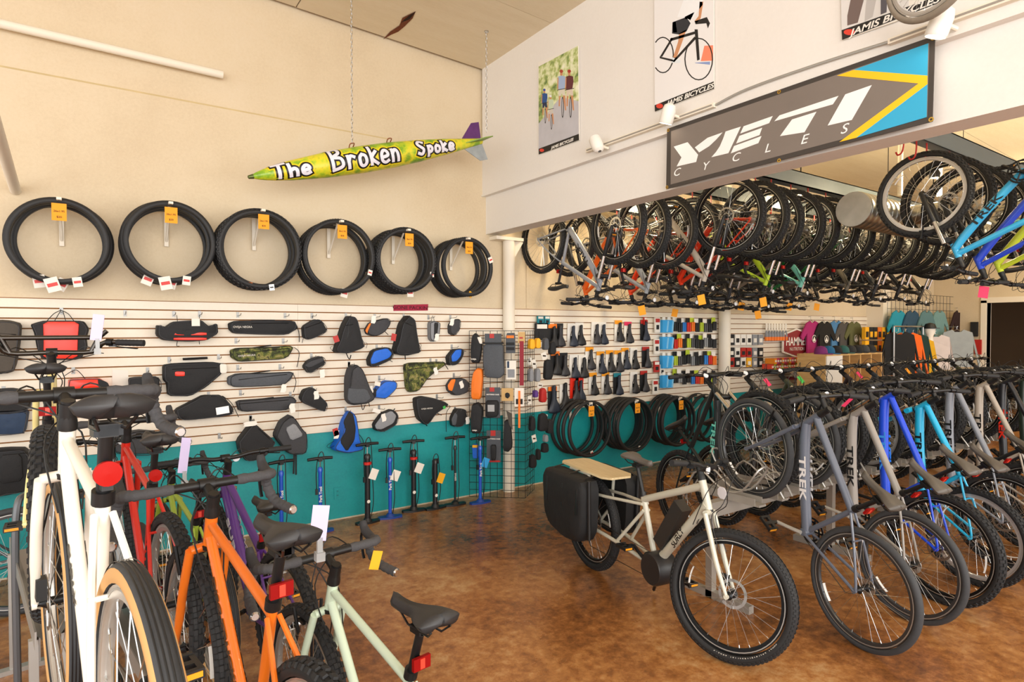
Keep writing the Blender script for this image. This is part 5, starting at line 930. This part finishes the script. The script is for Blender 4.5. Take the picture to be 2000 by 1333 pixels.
for (x, y, s, top, helm, leg) in ((338, 340, 1.0, '#9fb4d6', '#a8402f', '#d8d2c2'), (415, 340, 1.0, '#5f2a30', '#a8322a', '#d8c9b8'), (172, 525, .72, '#24508f', '#2643a0', '#20304f'), (232, 585, .72, '#c3d2b8', '#e8e8ea', '#c9c2b8')):
    A1 += [('q', ell(x, y+8*s, 17*s, 17*s), mat(helm, .5), 3), ('q', ell(x, y+34*s, 13*s, 20*s), skin, 2), ('q', [(x-32*s, y+62*s), (x, y+50*s), (x+38*s, y+58*s), (x+42*s, y+110*s), (x+30*s, y+182*s), (x-28*s, y+186*s), (x-36*s, y+120*s)], mat(top, .6), 3), ('q', [(x-25*s, y+184*s), (x+32*s, y+180*s), (x+40*s, y+245*s), (x+12*s, y+245*s), (x+4*s, y+215*s), (x-4*s, y+250*s), (x-26*s, y+250*s)], mat(leg, .6), 3), ('q', [(x-24*s, y+250*s), (x-8*s, y+250*s), (x-14*s, y+350*s), (x-26*s, y+350*s)], skin, 3), ('q', [(x+16*s, y+245*s), (x+38*s, y+245*s), (x+48*s, y+390*s), (x+36*s, y+390*s)], skin, 3),
           ('q', ell(x+13*s, y+360*s, 12*s, 105*s), blk, 4), ('q', ell(x+13*s, y+360*s, 6*s, 88*s), roadp, 5), ('q', [(x-40*s, y+190*s), (x+48*s, y+172*s), (x+48*s, y+178*s), (x-40*s, y+196*s)], blk, 5), ('q', [(x-36*s, y+70*s), (x-26*s, y+70*s), (x-30*s, y+185*s), (x-40*s, y+185*s)], skin, 4)]
poster('framed-edge poster of a family riding bicycles on a leafy road', [(1052, 122), (1131, 90), (1133, 274), (1053, 302)], None, A1, logo=('q', 345, 1058, .036))
def ringp(cx, cy, rx, ry, th, n=24):
    o = ell(cx, cy, rx, ry, n); i = ell(cx, cy, rx-th, ry-th, n); return [(o[k], o[(k+1) % n], i[(k+1) % n], i[k]) for k in range(n)]
A2 = [('q', [(1244, -400), (1826, -620), (1826, 445), (1250, 680)], mat('#e9e7e6', .55), 0), ('q', [(1250, 680), (1826, 448), (1830, 518), (1252, 742)], blk, 1), ('q', ell(1298, 688, 34, 24), redl, 2), ('q', [(1735, 100), (1820, 95), (1820, 245), (1700, 250)], mat('#ef8a6a', .6), 1), ('q', [(1640, 265), (1790, 255), (1790, 285), (1650, 270)], mat('#8a9cc9', .6), 1)]
for (x, y, rx, ry) in ((1330, 190, 108, 178), (1680, 230, 140, 208)): A2 += [('q', list(q), blk, 2) for q in ringp(x, y, rx, ry, 11) if all(1246 < u[0] < 1825 for u in q)]
for pts, m in (([(1300, 210), (1325, 205), (1430, 30), (1415, 20)], blk), ([(1300, 205), (1430, 235), (1430, 255), (1300, 222)], blk), ([(1425, 250), (1640, 10), (1655, 30), (1440, 262)], blk), ([(1400, 30), (1640, -40), (1645, -15), (1405, 55)], blk), ([(1640, -60), (1670, -60), (1690, 235), (1665, 245)], blk), ([(1490, -20), (1560, -60), (1520, 60), (1460, 225), (1430, 215), (1480, 60)], skin), ([(1420, 215), (1470, 215), (1505, 250), (1490, 268), (1415, 265)], mat('#dfe6ea', .5)),
               ([(1425, -130), (1560, -180), (1600, -120), (1560, -40), (1490, -10), (1420, -20)], mat('#2a2c33', .6)), ([(1425, -130), (1455, -140), (1470, -30), (1430, -30)], mat('#3fa9d6', .5)), ([(1470, -180), (1560, -420), (1700, -430), (1720, -300), (1600, -150)], mat('#eef0f2', .5)), ([(1540, -180), (1640, -230), (1600, -150)], mat('#3fa9d6', .5)), ([(1690, -330), (1725, -330), (1700, -170), (1660, -120), (1640, -140), (1680, -190)], skin), ([(1640, -140), (1760, -180), (1790, -120), (1770, -70), (1755, -120), (1650, -110)], blk)): A2.append(('q', pts, m, 3))
poster('tall poster of a road cyclist on a black bicycle', [(1279, -10), (1395, -54), (1396, 174), (1280.5, 218.5)], None, A2, logo=('q', 1590, 582, .047))
A3 = [('k', [(190, -200), (800, -200), (780, 60), (200, 265)], mat('#d9d7d4', .5), 0), ('k', [(200, 265), (1200, -90), (1200, -30), (205, 350)], blk, 1), ('k', ell(268, 282, 50, 26), redl, 2), ('k', [(300, -100), (420, -100), (340, 200), (250, 225), (250, 140)], mat('#6f5f5a', .6), 2), ('k', [(430, -100), (520, -100), (470, 150), (400, 190), (410, 60)], mat('#b9b6b3', .6), 2), ('k', [(540, -100), (600, -100), (590, 110), (540, 130)], mat('#57545a', .6), 3)]
poster('poster of mountain bike riders partly behind the hanging wheel', [(1642, -60), (1850, -140), (1850, 8), (1646, 79)], None, A3, logo=('k', 640, 152, .05))
# track rail and spot lamps on the upper wall
p0 = XP('p', 1150, 296, WX); p1 = XP('p', 1400, 208, WX); p2 = XP('p', 1740, 84, WX); TZ = p0[1]
for y0, y1, lb in ((p0[0], p1[0], 'white lighting track section nearest the corner'), (p2[0], .3, 'white lighting track section right of the banner')):
    o = thing('light_track', lb, 'track light', (WX, (y0+y1)/2, TZ)); L = abs(y1-y0); MB().box((-.018, 0, 0), (.036, L, .03)).build('rail', wp, o); MB().box((-.038, 0, 0), (.004, L*.98, .01)).build('slot', mat('#9a948a', .5), o)
c0 = thing('conduit', 'thin bent conduit joining the two lighting track sections', 'conduit', (WX, p1[0], TZ)); MB().tube(catm([(-.015, 0, 0), (-.015, -.25, .03), (-.015, -.7, .025), (-.015, p2[0]-p1[0], .005)], 6), .008, 8).build('tube', ALU, c0)
for x, y, lit, lb in ((1166, 283, 0, 'white spot lamp turned up beside the family poster'), (1305, 222, 1, 'white spot lamp under the road cyclist poster'), (1838, 42, 1, 'white spot lamp under the hanging wheel')):
    a, b_ = XP('p', x, y, WX-.12); o = thing('spot_lamp', lb, 'lamp', (WX-.12, a, b_), 'spot lamps on the track')
    R = Matrix.Rotation(.35 if lit else PI-.5, 4, 'X')
    MB().lathe([(.045, -.07), (.05, -.06), (.05, .02), (.04, .055), (.015, .07)], 18, 0, R, cap=False).build('shade', WHITE, o); MB().lathe([(.0, -.062), (.044, -.062)], 18, 0, R, cap=False).build('bulb', mat('#fff2dc', .5, emit=6. if lit else .0), o); MB().tube([(.02, 0, .0), (.1, -.03, -.02)], .011, 8).build('arm', wp, o)
# wheel hung high in front of the wall
hw_ = onX(1822, -68, WX-.25)
o = thing('hung_wheel', 'bicycle wheel with tan tyre hung high in front of the upper wall', 'wheel', hw_); hS = Matrix.Rotation(1.25, 4, 'Z') @ Matrix.Scale(.725, 4); obj('rim', MC[('kid', 'rim')], o, hS); t_ = obj('tyre', cached('hw_t', lambda: tyre_mesh('slick', .345, .05)), o, hS, mats=[mat('#8d8375', .7, var=.2, scale=30), TANW, BLACK]); obj('spokes', MC[('kid', 'spk')], o, hS); MB().tube([(0, 0, 0), (0, 0, ceil_z(hw_.x)-hw_.z)], .004, 6).build('hanging_cord', BLACK, o)
# ---- painted bomb on chains
bz = WY-.55
bN = onY(487, 346, bz); bT = onY(940, 276, bz); axis = (bT-bN); BL = axis.length; axis.normalize()
up2 = Vector((0, 0, 1)); up2 = (up2-axis*up2.dot(axis)).normalized(); fr2 = axis.cross(up2); fr2 = fr2 if fr2.y < 0 else -fr2
Mb = frame_M(bN, axis, fr2, up2); bomb = thing('bomb_sign', 'graffiti painted bomb-shaped shop sign hung on chains', 'sign', M=Mb)
bp = [(.0, .004), (.02, .02), (.06, .04), (.15, .065), (.28, .085), (.42, .094), (.55, .092), (.68, .08), (.8, .062), (.9, .042), (.97, .028), (1., .022)]
def BR(s):
    for (a, r0), (b, r1) in zip(bp, bp[1:]):
        if a <= s <= b: return r0+(r1-r0)*(s-a)/(b-a)
    return .022
SC = BL/1.84
graf = ramp_mat('graffiti_lime', [(.3, '#4f7d1c'), (.42, '#86b02a'), (.5, '#c2cf2e'), (.58, '#e2d430'), (.7, '#7da32a')], 6, 4, .35, vec=(1, 1, 1))
RYb = Matrix.Rotation(PI/2, 4, 'Y')
pr2 = []
for i in range(41): s = i/40; pr2.append((max(.006, BR(s)*SC*1.0), s*BL))
MB().lathe(pr2, 28, 0, RYb).build('bomb_body', graf, bomb)
MB().lathe([(.006, -.012), (.014, -.008), (.02, .03)], 14, 0, RYb).build('nose_tip', mat('#5f6b3a', .4, .6), bomb)
def bsurf(s, t, lift): # s along 0..1, t = arc height in metres from the camera-facing line
    R = BR(min(1, max(0, s)))*SC+lift; an = t/R; return Vector((s*BL, R*math.cos(an), R*math.sin(an)))
for an, m in ((PI/2, '#5b2a6a'), (PI*1.5, '#9aa0a2'), (0, '#7f9f3a'), (PI, '#4a7f3a')):
    d = Vector((0, math.cos(an), math.sin(an))); n2 = Vector((0, -math.sin(an), math.cos(an)))
    MB().prism([(.90, .03), (.97, .13), (1.01, .13), (1.0, .02)], -.004, .004, lambda a, b, w_: Vector((a*BL, 0, 0))+d*b*SC*1.15+n2*w_).build('tail_fin', mat(m, .45, var=.4, scale=12), bomb)
GL = {'T': [[(0, 1), (1, 1.05)], [(.5, 1), (.45, 0)]], 'h': [[(0, 1.1), (.05, 0)], [(.05, .5), (.45, .62), (.7, .45), (.7, 0)]], 'e': [[(.05, .32), (.75, .4), (.7, .65), (.4, .72), (.1, .5), (.1, .15), (.45, 0), (.8, .1)]], 'B': [[(.1, 1.15), (.05, 0)], [(.1, 1.1), (.7, 1.1), (.75, .8), (.2, .6), (.8, .5), (.85, .15), (.05, 0)]], 'r': [[(.1, .7), (.12, 0)], [(.12, .4), (.4, .68), (.75, .6)]], 'o': [[(.4, .68), (.1, .5), (.12, .12), (.45, 0), (.75, .2), (.72, .55), (.4, .68)]], 'k': [[(.1, 1.1), (.12, 0)], [(.7, .75), (.15, .38), (.8, 0)]], 'n': [[(.1, .7), (.12, 0)], [(.12, .45), (.45, .68), (.7, .5), (.75, 0)]], 'S': [[(.8, .95), (.4, 1.1), (.1, .85), (.4, .6), (.75, .35), (.5, 0), (.05, .1)]], 'p': [[(.12, .72), (.1, -.3)], [(.12, .6), (.5, .7), (.72, .45), (.5, .15), (.12, .2)]]}
def ribbon(b, P, wd, lift, n=5):
    P = catm([(x, y, 0) for x, y in P], n) if len(P) > 2 else [Vector((P[0][0], P[0][1], 0)).lerp(Vector((P[1][0], P[1][1], 0)), k/8) for k in range(9)]
    k = len(P); vs = []
    for i in range(k):
        d = (P[min(k-1, i+1)]-P[max(0, i-1)]); d = d.normalized() if d.length > 1e-9 else Vector((1, 0, 0)); nn = Vector((-d.y, d.x, 0)); ex = d*(wd*.8) * (-1 if i == 0 else 1 if i == k-1 else 0)
        for j in range(5): q = P[i]+ex+nn*wd*(-1+j*.5); vs.append(bsurf(q.x/BL, q.y, lift))
    b.add(vs, [(i*5+j, i*5+j+1, (i+1)*5+j+1, (i+1)*5+j) for i in range(k-1) for j in range(4)])
words = [('The', .075, -.004, .108, .083), ('Broken', .30, .012, .165, .09), ('Spoke', .69, .01, .115, .07)]
MYel, MBlk, MWht = mat('#e6d21e', .4), mat('#131313', .4), mat('#e6e4ee', .4)
for wd_, s0, y0, hh, adv in words:
    x = s0*BL*.94+.02
    for i, chh in enumerate(wd_):
        big = 1.25 if i == 0 else 1.; a_ = adv*SC*(1.1 if i == 0 else .92)
        black_b, white_b, yel_b = MB(), MB(), MB()
        for st in GL[chh]:
            pts = [(x+u*a_*.85, y0-hh*.42*SC+v*hh*.72*big*SC*(1-.12*(s0 > .6))) for u, v in st]
            ribbon(yel_b, pts, .034*SC, .0012); ribbon(black_b, pts, .024*SC, .0024); ribbon(white_b, pts, .0115*SC, .0036)
        yel_b.build('yellow_halo', MYel, bomb); black_b.build('black_outline', MBlk, bomb); white_b.build('white_letter', MWht, bomb)
        x += a_*(1.12 if i == 0 else 1.02)
for s in (.40, .56): MB().tube(catm([bsurf(s-.008, BR(s)*SC*PI/2, 0), bsurf(s-.008, BR(s)*SC*PI/2, .03), bsurf(s+.008, BR(s)*SC*PI/2, .03), bsurf(s+.008, BR(s)*SC*PI/2, 0)], 3), .005, 6).build('hanging_lug', mat('#8a4a2a', .6), bomb)
def chain_to_ceiling(P, label):
    zt = ceil_z(P.x); n = int((zt-P.z)/.034); o = thing('hanging_chain', label, 'chain', P, 'chains holding the bomb sign'); b = MB()
    for i in range(n):
        c = Vector((0, 0, (i+.5)*(zt-P.z)/n)); h_ = (zt-P.z)/n*.68; pts = []
        for k in range(8):
            a = 2*PI*k/8; u, v = math.cos(a)*.008, math.sin(a)*h_
            pts.append(c+(Vector((u, 0, v)) if i % 2 else Vector((0, u, v))))
        b.tube(pts, .0022, 4, closed=True)
    b.build('chain_links', STEEL, o, kind='stuff'); MB().lathe([(.02, zt-P.z-.01), (.02, zt-P.z)], 12).build('ceiling_plate', STEEL, o)
chain_to_ceiling(Mb @ bsurf(.40, BR(.40)*SC*PI/2, .03), 'chain holding the middle of the painted bomb'); chain_to_ceiling(Mb @ bsurf(.985, BR(.985)*SC*PI/2, .12*SC), 'chain holding the tail fin of the painted bomb')
# ---- warm track lamps between the beams
for i, (x, y, z) in enumerate(((4.75, 4.9, 3.5), (5.6, 4.9, 3.5), (7.2, 4.2, 3.5), (7.6, 2.9, 3.5), (9.4, 3.6, 3.5), (9.6, 1.9, 3.5), (11.6, 3.4, 3.5), (13.5, 2.6, 3.5), (5.2, .6, 3.5))):
    o = thing('ceiling_lamp', ['lit lamp above the grey hung bicycle', 'lit lamp above the silver hung bicycle', 'lit lamp above the mint hung bicycle', 'lit lamp by the side outlet of the duct', 'lit lamp above the middle row far in', 'lit lamp above the right row far in', 'lit lamp over the clothing rail', 'lit lamp near the doorway', 'lit lamp above the blue hung bicycles'][i], 'lamp', (x, y, z), 'warm lamps above the beams')
    MB().tube([(0, 0, .06), (0, 0, ceil_z(x)-z)], .008, 6).build('stem', BLACK, o); MB().lathe([(.05, -.03), (.055, .02), (.03, .07)], 14, cap=False).build('shade', BLACK, o); MB().lathe([(.001, -.035), (.03, -.025), (.035, 0), (.02, .03)], 12).build('bulb', mat('#ffe2a8', .5, emit=25.), o)
    l = bpy.data.lights.new('warm_bulb', 'POINT'); l.energy = 42; l.color = (1, .8, .5); l.shadow_soft_size = .12; lo = bpy.data.objects.new('warm_bulb', l); COL.objects.link(lo); lo.location = (x, y, z-.1)
# ---------------------------------------------------------------- bicycle racks
galv = mat('#a9a49c', .45, .5, var=.1, scale=15)
rk = thing('bike_rack', 'grey steel two-sided bicycle rack with raised wheel trays', 'rack', (3.38, 2.62, 0)); RL = 4.6
MB().box((RL/2, 0, .60), (RL, .06, .1)).build('rail', galv, rk)
for x in (.06, 1.6, 3.1, 4.5):
    MB().box((x, 0, .3), (.05, .05, .6)).build('post', galv, rk); MB().box((x, 0, .025), (.05, .62, .05)).build('foot', galv, rk)
def tray(b, x, s, z=.66):
    b.box((x, s*.0, z), (.075, .56, .014)); b.box((x-.04, 0, z+.02), (.006, .5, .05)); b.box((x+.04, 0, z+.02), (.006, .5, .05))
for i in range(18):
    b = MB(); x = .22+.26*i; s = 1 if i % 2 else -1; tray(b, x, s); b.build('wheel_tray', galv, rk)
    MB().tube(catm([(x-.05, -s*.3, .68), (x-.06, -s*.18, .82), (x-.05, 0, .72), (x-.05, s*.16, .74), (x-.05, s*.28, .9), (x+.05, s*.28, .9), (x+.05, s*.16, .74), (x+.05, 0, .72), (x+.06, -s*.18, .82), (x+.05, -s*.3, .68)], 3), .007, 6).build('wheel_hoop', ALU, rk)
# left display racks: raised trays
def leftrack(x, y, zb, ln, label, nm='display_stand'):
    az = D(LZ); f = Vector((math.cos(az), math.sin(az), 0)); lf = Vector((-f.y, f.x, 0)); o = thing(nm, label, 'rack', M=frame_M((x, y, 0), f, lf, (0, 0, 1)), group='trays of the display racks')
    MB().box((ln/2, -.05, zb-.02), (ln+.3, .006, .07)).box((ln/2, .05, zb-.02), (ln+.3, .006, .07)).build('side_rail', ALU, o); MB().add([(-.1, -.05, zb-.01), (ln+.1, -.05, zb-.01), (ln+.1, .05, zb-.01), (-.1, .05, zb-.01), (-.1, -.02, zb-.05), (ln+.1, -.02, zb-.05), (ln+.1, .02, zb-.05), (-.1, .02, zb-.05)], [(0, 1, 5, 4), (4, 5, 6, 7), (7, 6, 2, 3)]).build('channel', ALU, o)
    for xx in (-.05, ln+.05):
        for s in (-.05, .05): MB().box((xx, s, (zb-.05)/2), (.03, .03, zb-.05)).build('post', ALU, o)
        MB().box((xx, 0, .012), (.05, .4, .024)).build('foot', ALU, o)
    return o
t = leftrack(-.16, 3.0, .68, 1.1, 'aluminium raised tray stand carrying the fat-tyre bicycle')
MB().tube([(-.34, -.06, .86), (-.40, -.03, .86), (-.40, .03, .86), (-.34, .06, .86)], .012, 6, flat=.4).build('wheel_strap', ALU, t)
leftrack(.055, 1.25, .70, 1.0, 'aluminium raised tray stand carrying the white bicycle'); leftrack(.44, 1.40, .29, 1.05, 'aluminium low tray stand carrying the orange bicycle'); leftrack(.24, 2.68, .39, 1.05, 'aluminium tray stand carrying the red bicycle')
ks = thing('steel_hoop_stand', 'grey tubular steel hoop stand at the left rack end', 'rack', (-.32, 3.86, 0)); MB().tube(catm([(0, -.1, .02), (0, -.1, .85), (.03, -.05, 1.0), (.06, 0, .85), (.06, 0, .02)], 6), .016, 8).build('hoop', mat('#6d7074', .4, .6), ks); MB().tube([(0, -.1, .03), (-.15, -.35, .03)], .02, 8).build('foot', BLACK, ks)
# sign-clip card on the mint bicycle and lilac cards
for x, y, Yp, w_, h_, lb in ((624, 1022, 2.08, .055, .12, 'lilac price card in a clip on the mint bicycle handlebar'), (360, 890, 3.3, .04, .17, 'lilac price card edge-on on the purple bicycle'), (190, 640, 3.7, .05, .13, 'purple price card in a clip on the fat-tyre bicycle handlebar')):
    p = onY(x, y, Yp); o = thing('price_card', lb, 'price card', p, 'clip-on price cards'); MB().box((0, 0, 0), (w_, .003, h_), 0, Matrix.Rotation(.12, 3, 'Y') @ Matrix.Rotation(-.3, 3, 'Z')).build('card', LILAC, o); MB().box((0, .0, -h_*.5-.02), (.018, .014, .06)).box((0, 0, -h_*.5-.055), (.03, .03, .03)).build('clip', mat('#d5d8da', .2, trans=.6), o)
# ---- cargo bicycle extras
def cargo_part(name, mb, m): return mb.build(name, m, cargo)
V3 = Vector
deck = MB().prism([(-.32, -.09), (-.28, -.125), (.28, -.125), (.34, -.08), (.34, .08), (.28, .125), (-.28, .125), (-.32, .09)], .765, .78, lambda a, b, w_: (a+.04, b, w_)); cargo_part('wooden_deck', deck, ramp_mat('deck_wood', [(.3, '#c9b283'), (.7, '#dcc9a0')], 5, 5, .45, vec=(1, 12, 1)))
for s in (-1, 1):
    MB().puff([(-.30, .40), (-.22, .31), (.0, .27), (.2, .29), (.26, .38), (.28, .68), (.24, .745), (-.28, .745), (-.33, .68)], .15, lambda a, b, w_: (a, s*(.12+w_), b), soft=1).build('pannier', mat('#141517', .75, var=.3, scale=7, bump=1.), cargo)
    MB().tube([(.28, s*.2, .33), (.29, s*.21, .75)], .014, 8).build('pannier_rail', BLACK, cargo)
    for x in (-.22, .02, .22): MB().tube([(x, s*.11, .765), (x, s*.2, .75), (x, s*.268, .68), (x, s*.275, .5)], .012, 6, flat=.3).build('pannier_strap', BLACK, cargo)
T_ = BT['cargo']; bbx = math.sqrt(T_['cs']**2-(T_['r']-T_['bbz'])**2)
MB().lathe([(.095, -.075), (.105, -.06), (.105, .06), (.095, .075)], 24, 0, Matrix.Translation((bbx+.035, 0, .29)) @ Matrix.Rotation(-PI/2, 4, 'X')).lathe([(.04, .076), (.045, .085), (.0, .087)], 18, 1, Matrix.Translation((bbx+.05, 0, .29)) @ Matrix.Rotation(-PI/2, 4, 'X')).build('motor', [mat('#232325', .4), BLACK], cargo)
d0 = V3((bbx+.10, 0, .42)); d1 = V3((bbx+.30, 0, .72)); dd = (d1-d0).normalized(); nn = V3((-dd.z, 0, dd.x)); nn = nn if nn.z > 0 else -nn
b = MB(); c = (d0+d1)/2+nn*.055
b.box(c, ((d1-d0).length, .075, .09), 0, Matrix(((dd.x, 0, nn.x), (0, 1, 0), (dd.z, 0, nn.z)))); b.build('battery', mat('#2e2c2b', .35), cargo)
for s in (-1, 1): letters('SURLY', .055, frame_M(V3((bbx+.24, s*.028, .55)), V3((dd.x, 0, dd.z))*1, V3((0, s, 0)).cross(dd), V3((0, s, 0))), mat('#1b1b1b', .5), cargo, bold=.001)
MB().tube([(bbx-.02, .05, .27), (bbx-.2, .14, .03)], .011, 8).build('kickstand', BLACK, cargo); MB().prism([(-.035, -.015), (-.015, -.035), (.015, -.035), (.035, -.015), (.035, .015), (.015, .035), (-.015, .035), (-.035, .015)], 0, .002, lambda a, b2, w_: (1.22+a, .12+w_, .86+b2)).build('price_tag', mat('#e8e4ea', .6), cargo)

# sidewall lettering on the near tyres
def arc_text(wheel, s, r_, y, ang0, step, size, m):
    R = Matrix.Rotation(-WROT[wheel.name], 4, 'Y'); sg_ = -1 if y < 0 else 1
    for i, chh in enumerate(s):
        if chh == ' ': continue
        a = ang0+sg_*step*i; e = Vector((math.cos(a), 0, math.sin(a))); z = Vector((0, sg_, 0)); letters(chh, size, R @ frame_M(e*r_+Vector((0, y, 0)), e.cross(z), e, z), m, wheel)
fw_ = [o for o in cargo.children if o.name.startswith('front_wheel')][0]
arc_text(fw_, 'SURLY ExtraTerrestrial 26x2.5', BT['cargo']['r']-.04, -.0315, -.55, .042, .017, PAPER)
